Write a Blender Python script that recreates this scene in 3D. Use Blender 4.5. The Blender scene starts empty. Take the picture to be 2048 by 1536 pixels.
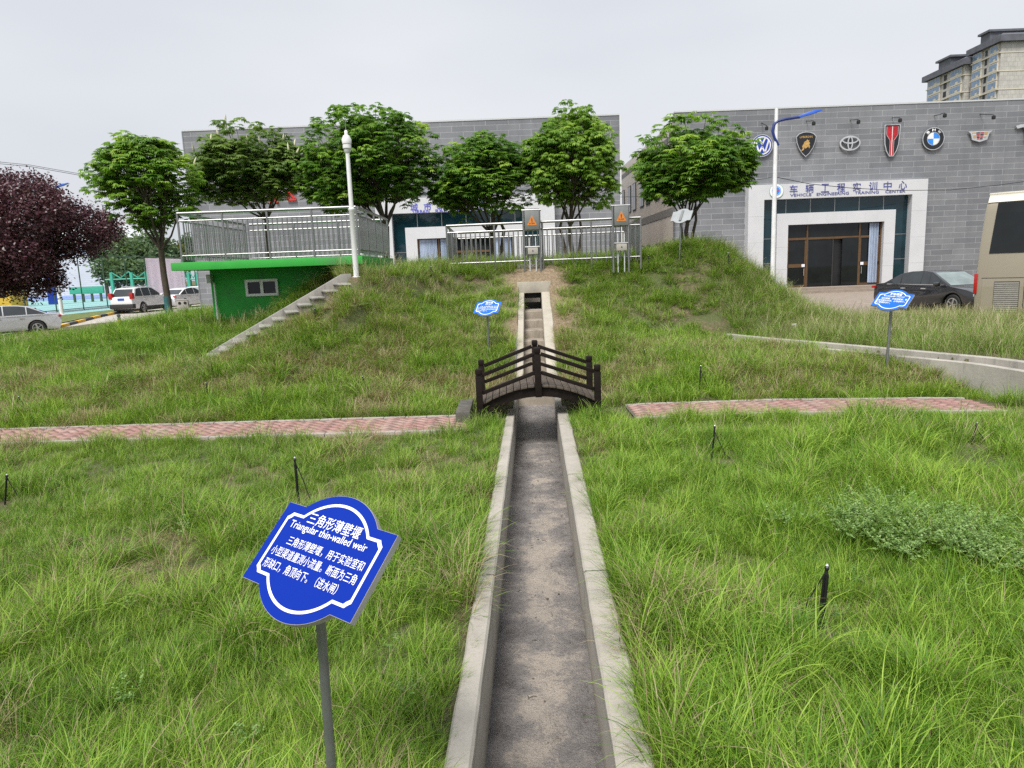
import bpy, bmesh, math, random
import numpy as np
from mathutils import Vector, Matrix
sc = bpy.context.scene
COL = sc.collection
# ---------------------------------------------------------------- camera
CAM_F, CAM_P, CAM_R, CAM_H = 1400.0, math.radians(9.4), math.radians(2.15), 2.0
_fw = Vector((0, math.cos(CAM_P), -math.sin(CAM_P))); _u0 = Vector((0, math.sin(CAM_P), math.cos(CAM_P))); _r0 = Vector((1, 0, 0))
_rt = _r0*math.cos(CAM_R) - _u0*math.sin(CAM_R); _up = _r0*math.sin(CAM_R) + _u0*math.cos(CAM_R)
cd = bpy.data.cameras.new('camera'); cam = bpy.data.objects.new('camera', cd); COL.objects.link(cam)
cd.sensor_fit = 'HORIZONTAL'; cd.sensor_width = 36.0; cd.lens = CAM_F/2048*36; cd.clip_start = .05; cd.clip_end = 3000
cam.matrix_world = Matrix((( _rt.x, _up.x, -_fw.x, 0), (_rt.y, _up.y, -_fw.y, 0), (_rt.z, _up.z, -_fw.z, CAM_H), (0, 0, 0, 1)))
sc.camera = cam
# ---------------------------------------------------------------- world, sun, exposure
SUN_EL, SUN_AZ = math.radians(58), math.radians(205)      # azimuth clockwise from +Y
w = bpy.data.worlds.new('World'); sc.world = w; w.use_nodes = True
nt = w.node_tree; N = nt.nodes; N.clear(); L = nt.links
sky = N.new('ShaderNodeTexSky'); sky.sky_type = 'NISHITA'; sky.sun_disc = False
sky.sun_elevation = SUN_EL; sky.sun_rotation = SUN_AZ; sky.air_density = 1.6; sky.dust_density = 4.0; sky.ozone_density = 1.0
hs = N.new('ShaderNodeHueSaturation'); hs.inputs['Saturation'].default_value = .25
mx = N.new('ShaderNodeMix'); mx.data_type = 'RGBA'; mx.inputs[0].default_value = .86
geo = N.new('ShaderNodeTexCoord'); cl = N.new('ShaderNodeTexNoise'); cl.inputs['Scale'].default_value = 1.6; cl.inputs['Detail'].default_value = 3; cl.inputs['Roughness'].default_value = .45
mp = N.new('ShaderNodeMapping'); mp.inputs['Scale'].default_value = (1, 1, 3.0)
cr = N.new('ShaderNodeValToRGB'); cr.color_ramp.elements[0].position = .3; cr.color_ramp.elements[1].position = .72
cr.color_ramp.elements[0].color = (2.42, 2.58, 2.9, 1); cr.color_ramp.elements[1].color = (3.15, 3.24, 3.42, 1)
bg = N.new('ShaderNodeBackground'); bg.inputs[1].default_value = .082; ou = N.new('ShaderNodeOutputWorld')
L.new(sky.outputs[0], hs.inputs['Color']); L.new(hs.outputs[0], mx.inputs[6])
L.new(geo.outputs['Generated'], mp.inputs[0]); L.new(mp.outputs[0], cl.inputs['Vector']); L.new(cl.outputs[0], cr.inputs[0]); L.new(cr.outputs[0], mx.inputs[7])
L.new(mx.outputs[2], bg.inputs[0]); L.new(bg.outputs[0], ou.inputs[0])
sd = bpy.data.lights.new('sun', 'SUN'); sd.energy = 1.5; sd.angle = math.radians(24); sd.color = (1, .96, .9)
sun = bpy.data.objects.new('sun', sd); COL.objects.link(sun)
sdir = Vector((math.sin(SUN_AZ)*math.cos(SUN_EL), math.cos(SUN_AZ)*math.cos(SUN_EL), math.sin(SUN_EL)))
sun.rotation_euler = sdir.to_track_quat('Z', 'Y').to_euler(); sun.location = sdir*60
sc.view_settings.view_transform = 'Standard'; sc.view_settings.look = 'None'; sc.view_settings.exposure = 1.62; sc.view_settings.gamma = 1
sc.render.engine = 'CYCLES'
try:
    sc.cycles.use_denoising = False
except Exception: pass
sc.cycles.max_bounces = 6; sc.cycles.diffuse_bounces = 3; sc.cycles.glossy_bounces = 3; sc.cycles.transmission_bounces = 3; sc.cycles.transparent_max_bounces = 6
sc.cycles.caustics_reflective = False; sc.cycles.caustics_refractive = False
# ---------------------------------------------------------------- helpers
rnd = random.Random(7); rng = np.random.default_rng(11)
def ray(px, py): return _fw + _rt*((px-1024)/CAM_F) - _up*((py-768)/CAM_F)
def at_h(px, py, h=0.0):
    d = ray(px, py); t = (h-CAM_H)/d.z; return Vector((t*d.x, t*d.y, h))
def at_y(px, py, Y):
    d = ray(px, py); t = Y/d.y; return Vector((t*d.x, Y, CAM_H+t*d.z))
class MB:
    """collects shapes into one mesh"""
    def __init__(s): s.v = []; s.f = []; s.m = []
    def add(s, vs, fs, mi=0):
        o = len(s.v); s.v += [tuple(p) for p in vs]; s.f += [tuple(i+o for i in f) for f in fs]; s.m += [mi]*len(fs); return s
    def box(s, x0, x1, y0, y1, z0, z1, mi=0, M=None):
        vs = [Vector(p) for p in ((x0,y0,z0),(x1,y0,z0),(x1,y1,z0),(x0,y1,z0),(x0,y0,z1),(x1,y0,z1),(x1,y1,z1),(x0,y1,z1))]
        if M: vs = [M @ p for p in vs]
        return s.add(vs, [(0,3,2,1),(4,5,6,7),(0,1,5,4),(1,2,6,5),(2,3,7,6),(3,0,4,7)], mi)
    def bar(s, a, b, wx, wz=None, upv=(0,0,1), mi=0):
        a, b = Vector(a), Vector(b); wz = wz or wx; d = (b-a).normalized(); u = Vector(upv)
        if abs(d.dot(u)) > .95: u = Vector((0,1,0))
        sx = d.cross(u).normalized()*(wx/2); sz = sx.normalized().cross(d).normalized()*(wz/2)
        vs = [p+i*sx+j*sz for p in (a,b) for i,j in ((-1,-1),(1,-1),(1,1),(-1,1))]
        return s.add(vs, [(0,1,2,3),(7,6,5,4),(0,4,5,1),(1,5,6,2),(2,6,7,3),(3,7,4,0)], mi)
    def tube(s, pts, r, n=8, cap=True, mi=0):
        pts = [Vector(p) for p in pts]; rs = r if isinstance(r, (list, tuple)) else [r]*len(pts); rings = []; vs = []
        pu = None
        for i, p in enumerate(pts):
            d = (pts[min(i+1, len(pts)-1)]-pts[max(i-1, 0)]).normalized()
            u = pu if pu is not None else (Vector((1,0,0)) if abs(d.x) < .9 else Vector((0,1,0)))
            u = (u-d*u.dot(d)).normalized(); v = d.cross(u); pu = u
            for k in range(n):
                a = 2*math.pi*k/n; vs.append(p+(u*math.cos(a)+v*math.sin(a))*rs[i])
        fs = [(i*n+k, i*n+(k+1)%n, (i+1)*n+(k+1)%n, (i+1)*n+k) for i in range(len(pts)-1) for k in range(n)]
        if cap: fs += [tuple(range(n-1, -1, -1)), tuple(range((len(pts)-1)*n, len(pts)*n))]
        return s.add(vs, fs, mi)
    def lathe(s, prof, c=(0,0,0), n=16, M=None, mi=0):
        vs = []; c = Vector(c)
        for r, z in prof:
            for k in range(n):
                a = 2*math.pi*k/n; p = Vector((r*math.cos(a), r*math.sin(a), z)); vs.append((M @ p if M else p)+c)
        fs = [(i*n+k, i*n+(k+1)%n, (i+1)*n+(k+1)%n, (i+1)*n+k) for i in range(len(prof)-1) for k in range(n)]
        fs += [tuple(range(n-1, -1, -1)), tuple(range((len(prof)-1)*n, len(prof)*n))]
        return s.add(vs, fs, mi)
    def prism(s, outline, z0, z1, M=None, mi=0):
        n = len(outline); vs = [Vector((x, y, z)) for z in (z0, z1) for x, y in outline]
        if M: vs = [M @ p for p in vs]
        return s.add(vs, [tuple(range(n-1, -1, -1)), tuple(range(n, 2*n))]+[(i, (i+1)%n, n+(i+1)%n, n+i) for i in range(n)], mi)
    def ring(s, o1, o2, z0, z1, M=None, mi=0):
        n = len(o1); vs = [Vector((x, y, z)) for z in (z0, z1) for o in (o1, o2) for x, y in o]
        if M: vs = [M @ p for p in vs]
        fs = []
        for i in range(n):
            j = (i+1) % n
            fs += [(2*n+i, 2*n+j, 3*n+j, 3*n+i), (i, n+i, n+j, j), (i, j, 2*n+j, 2*n+i), (n+i, 3*n+i, 3*n+j, n+j)]
        return s.add(vs, fs, mi)
    def build(s, name, mats, parent=None, bevel=0, smooth=False, loc=None):
        me = bpy.data.meshes.new(name); me.from_pydata(s.v, [], s.f)
        mats = mats if isinstance(mats, (list, tuple)) else [mats]
        for m in mats: me.materials.append(m)
        if len(mats) > 1: me.polygons.foreach_set('material_index', s.m)
        bm = bmesh.new(); bm.from_mesh(me); bmesh.ops.recalc_face_normals(bm, faces=bm.faces)
        if bevel:
            es = [e for e in bm.edges if len(e.link_faces) == 2 and e.calc_face_angle(0) > .5]
            bmesh.ops.bevel(bm, geom=es, offset=bevel, segments=2, profile=.6, affect='EDGES', clamp_overlap=True)
        bm.to_mesh(me); bm.free()
        if smooth or bevel:
            me.polygons.foreach_set('use_smooth', [True]*len(me.polygons))
            try: me.set_sharp_from_angle(angle=math.radians(38))
            except Exception: pass
        o = bpy.data.objects.new(name, me); COL.objects.link(o)
        if parent: o.parent = parent
        if loc is not None: o.location = loc
        return o
def tag(o, label=None, cat=None, group=None, kind=None):
    if label: o['label'] = label
    if cat: o['category'] = cat
    if group: o['group'] = group
    if kind: o['kind'] = kind
    return o
def thing(name, label, cat, loc=(0,0,0), rz=0, group=None):
    o = bpy.data.objects.new(name, None); COL.objects.link(o); o.location = loc; o.rotation_euler = (0, 0, rz); o.empty_display_size = .1
    return tag(o, label, cat, group)
def copy_tree(o, parent=None):
    c = o.copy(); COL.objects.link(c)
    if parent: c.parent = parent
    for ch in list(o.children): copy_tree(ch, c)
    return c
def np_mesh(name, verts, faces, mats, parent=None, attrs=None, smooth=False):
    """big mesh from arrays; faces (n,k) with constant k"""
    me = bpy.data.meshes.new(name); nf, k = faces.shape
    me.vertices.add(len(verts)); me.vertices.foreach_set('co', verts.astype(np.float32).ravel())
    me.loops.add(nf*k); me.loops.foreach_set('vertex_index', faces.astype(np.int32).ravel())
    me.polygons.add(nf); me.polygons.foreach_set('loop_start', np.arange(0, nf*k, k, dtype=np.int32))
    try: me.polygons.foreach_set('loop_total', np.full(nf, k, dtype=np.int32))
    except Exception: pass
    for m in (mats if isinstance(mats, (list, tuple)) else [mats]): me.materials.append(m)
    for nm, arr in (attrs or {}).items():
        a = me.attributes.new(nm, 'FLOAT', 'POINT'); a.data.foreach_set('value', arr.astype(np.float32))
    if smooth: me.polygons.foreach_set('use_smooth', np.ones(nf, dtype=bool))
    me.update(calc_edges=True); me.validate()
    o = bpy.data.objects.new(name, me); COL.objects.link(o)
    if parent: o.parent = parent
    return o
# ---------------------------------------------------------------- materials
def nodes(m):
    m.use_nodes = True; t = m.node_tree; t.nodes.clear(); out = t.nodes.new('ShaderNodeOutputMaterial'); return t, t.nodes, t.links, out
def noise_node(N, L, coord, scale, detail=4, rough=.6):
    n = N.new('ShaderNodeTexNoise'); n.inputs['Scale'].default_value = scale; n.inputs['Detail'].default_value = detail; n.inputs['Roughness'].default_value = rough
    if coord is not None: L.new(coord, n.inputs['Vector'])
    return n.outputs[0]
def ramp(N, L, fac, stops):
    r = N.new('ShaderNodeValToRGB'); e = r.color_ramp.elements
    while len(e) < len(stops): e.new(.5)
    for i, (p, c) in enumerate(stops): e[i].position = p; e[i].color = (*c, 1) if len(c) == 3 else c
    L.new(fac, r.inputs[0]); return r.outputs[0]
def mixc(N, L, fac, a, b, mode='MIX'):
    m = N.new('ShaderNodeMix'); m.data_type = 'RGBA'; m.blend_type = mode
    for s, v in ((0, fac), (6, a), (7, b)):
        if isinstance(v, (int, float)): m.inputs[s].default_value = v
        elif isinstance(v, tuple): m.inputs[s].default_value = (*v, 1) if len(v) == 3 else v
        else: L.new(v, m.inputs[s])
    return m.outputs[2]
def bump(N, L, h, strength, dist=.01):
    b = N.new('ShaderNodeBump'); b.inputs['Strength'].default_value = strength; b.inputs['Distance'].default_value = dist; L.new(h, b.inputs['Height']); return b.outputs[0]
def pmat(name, c, rough=.6, metal=0, var=.12, scale=6, bumps=0, bscale=40, coat=0, spec=.5, dirt=None, stretch=None):
    m = bpy.data.materials.new(name); t, N, L, out = nodes(m); p = N.new('ShaderNodeBsdfPrincipled'); L.new(p.outputs[0], out.inputs[0])
    tc = N.new('ShaderNodeTexCoord'); co = tc.outputs['Object']
    if stretch:
        mp = N.new('ShaderNodeMapping'); mp.inputs['Scale'].default_value = stretch; L.new(co, mp.inputs[0]); co = mp.outputs[0]
    nz = noise_node(N, L, co, scale)
    a = tuple(max(0, x*(1-var)) for x in c); b = tuple(min(1, x*(1+var)) for x in c)
    colr = ramp(N, L, nz, [(.3, a), (.7, b)])
    if dirt:
        n2 = noise_node(N, L, co, scale*.35, 6, .7); f = ramp(N, L, n2, [(.52, (0, 0, 0)), (.68, (1, 1, 1))]); colr = mixc(N, L, f, colr, dirt)
    L.new(colr, p.inputs['Base Color']); p.inputs['Roughness'].default_value = rough; p.inputs['Metallic'].default_value = metal
    p.inputs['Coat Weight'].default_value = coat; p.inputs['Coat Roughness'].default_value = .05; p.inputs['Specular IOR Level'].default_value = spec
    if bumps: L.new(bump(N, L, noise_node(N, L, co, bscale, 5), bumps), p.inputs['Normal'])
    return m
def glass_mat(name, c, rough=.04, spec=.5):
    return pmat(name, c, rough, 0, .3, 1.5, spec=spec)
def concrete(name, c, bed=False, joints=0, seam=None):
    m = bpy.data.materials.new(name); t, N, L, out = nodes(m); p = N.new('ShaderNodeBsdfPrincipled'); L.new(p.outputs[0], out.inputs[0])
    g = N.new('ShaderNodeNewGeometry'); co = g.outputs['Position']
    n1 = noise_node(N, L, co, 2.2, 6, .65); n2 = noise_node(N, L, co, 30, 5, .7); n3 = noise_node(N, L, co, 140, 3, .6)
    colr = ramp(N, L, n1, [(.3, tuple(x*.8 for x in c)), (.5, c), (.75, tuple(min(1, x*1.14) for x in c))])
    colr = mixc(N, L, ramp(N, L, n2, [(.5, (0,0,0)), (.8, (.5,.5,.5))]), colr, tuple(x*.62 for x in c))
    colr = mixc(N, L, ramp(N, L, n3, [(.62, (0,0,0)), (.75, (.45,.45,.45))]), colr, tuple(x*.5 for x in c))
    if bed: # streaks of algae running down vertical faces
        mp = N.new('ShaderNodeMapping'); mp.inputs['Scale'].default_value = (5, 5, .7); L.new(co, mp.inputs[0])
        n4 = noise_node(N, L, mp.outputs[0], 1.3, 5, .7); colr = mixc(N, L, ramp(N, L, n4, [(.52, (0,0,0)), (.72, (.65,.65,.65))]), colr, tuple(x*.38 for x in c))
    if joints: # casting joints every few metres, slightly ragged
        sp = N.new('ShaderNodeSeparateXYZ'); L.new(co, sp.inputs[0]); w0 = N.new('ShaderNodeMath'); w0.operation = 'MULTIPLY_ADD'; w0.inputs[1].default_value = .05; L.new(n2, w0.inputs[0]); L.new(sp.outputs[1], w0.inputs[2])
        md = N.new('ShaderNodeMath'); md.operation = 'PINGPONG'; md.inputs[1].default_value = joints; L.new(w0.outputs[0], md.inputs[0]); lt = N.new('ShaderNodeMath'); lt.operation = 'LESS_THAN'; lt.inputs[1].default_value = .008; L.new(md.outputs[0], lt.inputs[0]); colr = mixc(N, L, lt.outputs[0], colr, tuple(x*.3 for x in c))
    if seam: # plaster seam along the inner face, under the coping
        s2 = N.new('ShaderNodeSeparateXYZ'); L.new(co, s2.inputs[0]); w1 = N.new('ShaderNodeMath'); w1.operation = 'MULTIPLY_ADD'; w1.inputs[1].default_value = .035; L.new(n1, w1.inputs[0]); L.new(s2.outputs[2], w1.inputs[2])
        cm = N.new('ShaderNodeMath'); cm.operation = 'COMPARE'; cm.inputs[1].default_value = seam; cm.inputs[2].default_value = .0035; L.new(w1.outputs[0], cm.inputs[0]); colr = mixc(N, L, cm.outputs[0], colr, tuple(x*.25 for x in c))
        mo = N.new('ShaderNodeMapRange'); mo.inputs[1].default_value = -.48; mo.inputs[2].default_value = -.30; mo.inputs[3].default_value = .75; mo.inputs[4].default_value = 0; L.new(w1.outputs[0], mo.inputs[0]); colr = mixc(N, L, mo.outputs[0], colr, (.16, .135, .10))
    L.new(colr, p.inputs['Base Color']); p.inputs['Roughness'].default_value = .88
    L.new(bump(N, L, n2, .5, .006), p.inputs['Normal'])
    return m
M = {}
M['concrete'] = concrete('concrete', (.37, .345, .305)); M['channel_wall'] = concrete('channel_wall_concrete', (.355, .33, .288), False, 1.1, -.045); M['concrete_wall'] = concrete('stained_concrete', (.38, .36, .32), True); M['stair'] = concrete('weathered_stair_concrete', (.28, .27, .245), True)
M['concrete_light'] = concrete('light_concrete', (.40, .365, .305))
M['steel'] = pmat('stainless_steel', (.31, .31, .31), .42, 1, .1, 3); M['steel_dark'] = pmat('grey_metal', (.3, .31, .32), .4, .8, .15, 3)
M['galv'] = pmat('galvanised_steel', (.22, .235, .235), .45, .7, .2, 9)
M['white_paint'] = pmat('white_paint', (.74, .75, .76), .4, 0, .06, 4, dirt=(.6, .58, .54)); M['black_plastic'] = pmat('black_plastic', (.012, .012, .013), .45)
M['wood_dark'] = pmat('dark_brown_timber', (.010, .006, .0045), .6, 0, .45, 5, .4, 60, stretch=(1, 1, 4), spec=.2); M['wood_deck'] = pmat('worn_deck_board', (.085, .066, .05), .65, 0, .4, 7, .5, 50, stretch=(4, 1, 1), dirt=(.06, .045, .035))
M['wood_end'] = pmat('weathered_timber', (.085, .08, .07), .8, 0, .4, 9, .5, 50)
M['sign_blue'] = pmat('blue_sign_face', (.0005, .021, .27), .5, 0, .05, 3, spec=.12); M['sign_white'] = pmat('white_vinyl', (.82, .83, .86), .4, 0, .02, 4); M['sign_sky'] = pmat('faded_blue_sign_face', (.008, .12, .5), .4, 0, .06, 3, spec=.3)
M['sign_edge'] = pmat('sign_edge', (.42, .41, .42), .4, .3, .12, 6); M['sign_back'] = pmat('sign_back', (.33, .35, .36), .45, .5, .1, 6)
M['green_paint'] = pmat('bright_green_paint', (.028, .35, .042), .6, 0, .07, 2.5, dirt=(.06, .27, .07)); M['green_pale'] = pmat('pale_green_paint', (.05, .4, .08), .6, 0, .25, 3, dirt=(.12, .42, .16))
M['green_dark'] = pmat('green_wall_paint', (.018, .32, .034), .65, 0, .08, 2.5, dirt=(.035, .2, .045))
M['panel_white'] = pmat('white_aluminium_panel', (.55, .56, .58), .38, 0, .05, .8); M['brown_frame'] = pmat('bronze_frame', (.13, .075, .035), .4, .3, .15, 4)
M['glass_dark'] = glass_mat('dark_glass', (.010, .012, .013), .03, .35); M['glass_teal'] = glass_mat('teal_glass', (.007, .028, .038), .03, .5); M['interior'] = pmat('dark_interior', (.008, .008, .009), .5, 0, .5, 2)
M['curtain'] = pmat('pale_blue_curtain', (.36, .43, .55), .9, 0, .25, 9, stretch=(6, 1, .3)); M['blue_letter'] = pmat('blue_letter', (.08, .08, .5), .4); M['letter_dark'] = pmat('dark_indigo_letter', (.06, .07, .27), .35); M['red_letter'] = pmat('red_letter', (.62, .03, .02), .4)
M['white_letter'] = pmat('white_letter_side', (.75, .76, .82), .4); M['chrome'] = pmat('silver_emblem', (.66, .66, .66), .28, .75, .12, 5); M['emblem_black'] = pmat('black_enamel', (.013, .014, .017), .25); M['emblem_blue'] = pmat('deep_blue_enamel', (.015, .05, .36), .3)
M['emblem_sky'] = pmat('sky_blue_enamel', (.03, .24, .75), .3); M['gold'] = pmat('gold_relief', (.58, .36, .12), .4, .4, .35, 12); M['emblem_red'] = pmat('red_enamel', (.42, .012, .022), .25, 0, .35, 7); M['emblem_white'] = pmat('white_enamel', (.78, .78, .78), .3)
M['lamp_blue'] = pmat('blue_lamp_paint', (.02, .1, .5), .35); M['lamp_navy'] = pmat('navy_arm_paint', (.012, .03, .17), .4); M['orange'] = pmat('orange_sticker', (.62, .2, .03), .5, 0, .2, 20); M['grey_box'] = pmat('grey_cabinet', (.25, .26, .25), .38, .6, .12, 8)
M['car_white'] = pmat('white_car_paint', (.78, .79, .8), .3, 0, .02, 2, coat=.8); M['car_silver'] = pmat('silver_car_paint', (.52, .53, .54), .32, .45, .03, 2, coat=.8); M['car_black'] = pmat('black_car_paint', (.012, .012, .014), .25, 0, .1, 2, coat=1); M['car_glass'] = glass_mat('car_glass', (.03, .036, .04), .03, .7); M['screen_glass'] = glass_mat('windscreen_glass', (.2, .25, .25), .04, .6)
M['tyre'] = pmat('tyre_rubber', (.018, .018, .018), .8); M['rim'] = pmat('alloy_rim', (.5, .5, .5), .3, .8); M['tail_red'] = pmat('red_tail_lamp', (.4, .015, .015), .2, 0, .1, 5); M['head_lamp'] = pmat('clear_head_lamp', (.6, .62, .64), .12, .2); M['plate_blue'] = pmat('blue_number_plate', (.02, .1, .42), .4); M['cladding'] = pmat('black_cladding', (.025, .025, .026), .6)
M['bus'] = pmat('beige_coach_paint', (.3, .265, .2), .35, .1, .03, 1.5, coat=.5); M['bus_roof'] = pmat('cream_coach_roof', (.62, .59, .5), .4, 0, .04, 2, coat=.4)
M['fence_green'] = pmat('dark_green_fence_paint', (.045, .085, .05), .5); M['teal_paint'] = pmat('teal_green_paint', (.05, .34, .24), .5, 0, .1, 3); M['pink_cloth'] = pmat('faded_pink_banner', (.85, .62, .70), .8, 0, .1, 2.2, stretch=(1, 1, .5)); M['bin'] = pmat('beige_bin_steel', (.4, .38, .34), .5, .2, .1, 8)
M['yellow_paint'] = pmat('yellow_paint', (.65, .38, .04), .6, 0, .12, 6); M['black_paint'] = pmat('faded_black_paint', (.06, .062, .07), .7, 0, .2, 6); M['teal_trunk'] = pmat('teal_trunk_paint', (.03, .12, .13), .8, 0, .3, 10, .5, 30)
M['bark'] = pmat('grey_brown_bark', (.075, .058, .043), .9, 0, .4, 12, .8, 40, stretch=(1, 1, .3)); M['bark_plum'] = pmat('dark_plum_bark', (.04, .03, .028), .9, 0, .4, 12, .8, 40)
M['far_grey'] = pmat('pale_roof_sheet', (.5, .52, .53), .6, 0, .06, .1); M['far_white'] = pmat('far_white_wall', (.58, .6, .6), .7, 0, .08, .2); M['far_teal'] = pmat('far_teal_glass', (.22, .42, .44), .4, 0, .1, .2)
def brick_mat(name, c1, c2, mortar, bw, bh, ms, swap, offx=0., offz=0.):
    """panel cladding: swap='xz' for walls facing y, 'yz' for walls facing x, 'xy' for floors"""
    m = bpy.data.materials.new(name); t, N, L, out = nodes(m); p = N.new('ShaderNodeBsdfPrincipled'); L.new(p.outputs[0], out.inputs[0])
    g = N.new('ShaderNodeNewGeometry'); sp = N.new('ShaderNodeSeparateXYZ'); cb = N.new('ShaderNodeCombineXYZ'); L.new(g.outputs['Position'], sp.inputs[0])
    ad = N.new('ShaderNodeMath'); ad.inputs[1].default_value = offx; az = N.new('ShaderNodeMath'); az.inputs[1].default_value = offz
    L.new(sp.outputs['XYZ'.index(swap[0].upper())], ad.inputs[0]); L.new(sp.outputs['XYZ'.index(swap[1].upper())], az.inputs[0])
    L.new(ad.outputs[0], cb.inputs[0]); L.new(az.outputs[0], cb.inputs[1])
    b = N.new('ShaderNodeTexBrick'); L.new(cb.outputs[0], b.inputs['Vector']); b.inputs['Scale'].default_value = 1; b.inputs['Brick Width'].default_value = bw; b.inputs['Row Height'].default_value = bh
    b.inputs['Mortar Size'].default_value = ms; b.inputs['Mortar Smooth'].default_value = 0; b.inputs['Bias'].default_value = 0; b.offset = .5
    b.inputs['Color1'].default_value = (*c1, 1); b.inputs['Color2'].default_value = (*c2, 1); b.inputs['Mortar'].default_value = (*mortar, 1)
    nz = noise_node(N, L, g.outputs['Position'], .5, 5, .6); colr = mixc(N, L, .5, b.outputs[0], ramp(N, L, nz, [(.3, (.36,.36,.36)), (.7, (.66,.66,.66))]), 'OVERLAY')
    mp = N.new('ShaderNodeMapping'); mp.inputs['Scale'].default_value = (1.1, 1.1, .07); L.new(g.outputs['Position'], mp.inputs[0])
    colr = mixc(N, L, ramp(N, L, noise_node(N, L, mp.outputs[0], 1.0, 6, .7), [(.5, (0, 0, 0)), (.75, (.35, .35, .35))]), colr, tuple(x*.62 for x in c1))
    L.new(colr, p.inputs['Base Color']); L.new(ramp(N, L, nz, [(.3, (.3, .3, .3)), (.7, (.5, .5, .5))]), p.inputs['Roughness'])
    return m
M['panel_grey'] = brick_mat('grey_stone_panels', (.155, .162, .176), (.205, .212, .226), (.36, .37, .38), 1.27, .312, .0085, 'xz', .3, .05)
M['panel_grey_side'] = brick_mat('grey_stone_panels_side', (.155, .162, .176), (.205, .212, .226), (.36, .37, .38), 1.27, .312, .0085, 'yz')
M['beige_tile'] = brick_mat('beige_tiles', (.54, .48, .41), (.6, .53, .46), (.44, .39, .34), .26, .13, .006, 'yz'); M['grey_band'] = pmat('grey_band', (.2, .19, .18), .7)
M['tower_tile'] = brick_mat('tower_tiles', (.42, .405, .375), (.45, .435, .40), (.34, .33, .31), 1.5, 1.5, .07, 'xz'); M['tower_tile_side'] = brick_mat('tower_tiles_side', (.42, .405, .375), (.45, .435, .40), (.34, .33, .31), 1.5, 1.5, .07, 'yz')
M['tower_roof'] = pmat('slate_roof', (.10, .105, .125), .6, 0, .2, .5); M['tower_trim'] = pmat('cream_trim', (.55, .51, .42), .7, 0, .05, .5); M['tower_glass'] = glass_mat('blue_window_glass', (.16, .24, .36), .08, .6)

_t = M['pink_cloth'].node_tree; _p = next(n for n in _t.nodes if n.type == 'BSDF_PRINCIPLED'); _o = next(n for n in _t.nodes if n.type == 'OUTPUT_MATERIAL'); _tr = _t.nodes.new('ShaderNodeBsdfTranslucent'); _tr.inputs[0].default_value = (.9, .66, .75, 1)
_ms = _t.nodes.new('ShaderNodeMixShader'); _ms.inputs[0].default_value = .5; _t.links.new(_p.outputs[0], _ms.inputs[1]); _t.links.new(_tr.outputs[0], _ms.inputs[2]); _t.links.new(_ms.outputs[0], _o.inputs[0])
# ---------------------------------------------------------------- terrain
def ss(v, a, b):
    t = np.clip((np.asarray(v, float)-a)/(b-a), 0, 1); return t*t*(3-2*t)
def vnoise(x, y, s, seed=0):
    r = np.random.default_rng(seed).random((256, 256)); x = np.asarray(x, float)/s+100; y = np.asarray(y, float)/s+100
    xi = np.floor(x).astype(int); yi = np.floor(y).astype(int); fx = x-xi; fy = y-yi; fx = fx*fx*(3-2*fx); fy = fy*fy*(3-2*fy)
    g = lambda i, j: r[i % 256, j % 256]
    return (g(xi, yi)*(1-fx)+g(xi+1, yi)*fx)*(1-fy)+(g(xi, yi+1)*(1-fx)+g(xi+1, yi+1)*fx)*fy
def xc(y): return -.0205+.0355*np.asarray(y, float)
PC_X, PC_Y = [-14, -8, -.8, .3, 1.8, 3.6, 5.5, 6.6], [9.75, 9.36, 9.08, 9.2, 9.4, 9.38, 9.12, 8.9]
def pathc(x): return np.interp(x, PC_X, PC_Y)
WALL_Y, WALL_X = [6.5, 7.5, 9.03, 9.88, 10.6, 11.32, 12.37, 13.5, 14.68, 15.5], [6.55, 6.72, 6.72, 6.58, 6.2, 5.85, 5.3, 4.65, 4.14, 3.9]
def wallx(y): return np.interp(y, WALL_Y, WALL_X)
ST0 = Vector((-5.95, 13.75)); STD = Vector((2.6, .95)).normalized(); STN = Vector((STD.y, -STD.x)); STL = 2.77; SH0, SH1 = .5, 1.88
def stair_so(x, y):
    dx = np.asarray(x, float)-ST0.x; dy = np.asarray(y, float)-ST0.y; return dx*STD.x+dy*STD.y, dx*STN.x+dy*STN.y
def road_h(x, y): return -.36*ss(-np.asarray(x, float), 14, 23)*(1-ss(y, 36, 46))-.11*ss(x, 10, 13)*ss(y, 20, 22.5)*(1-ss(y, 30, 36))
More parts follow.
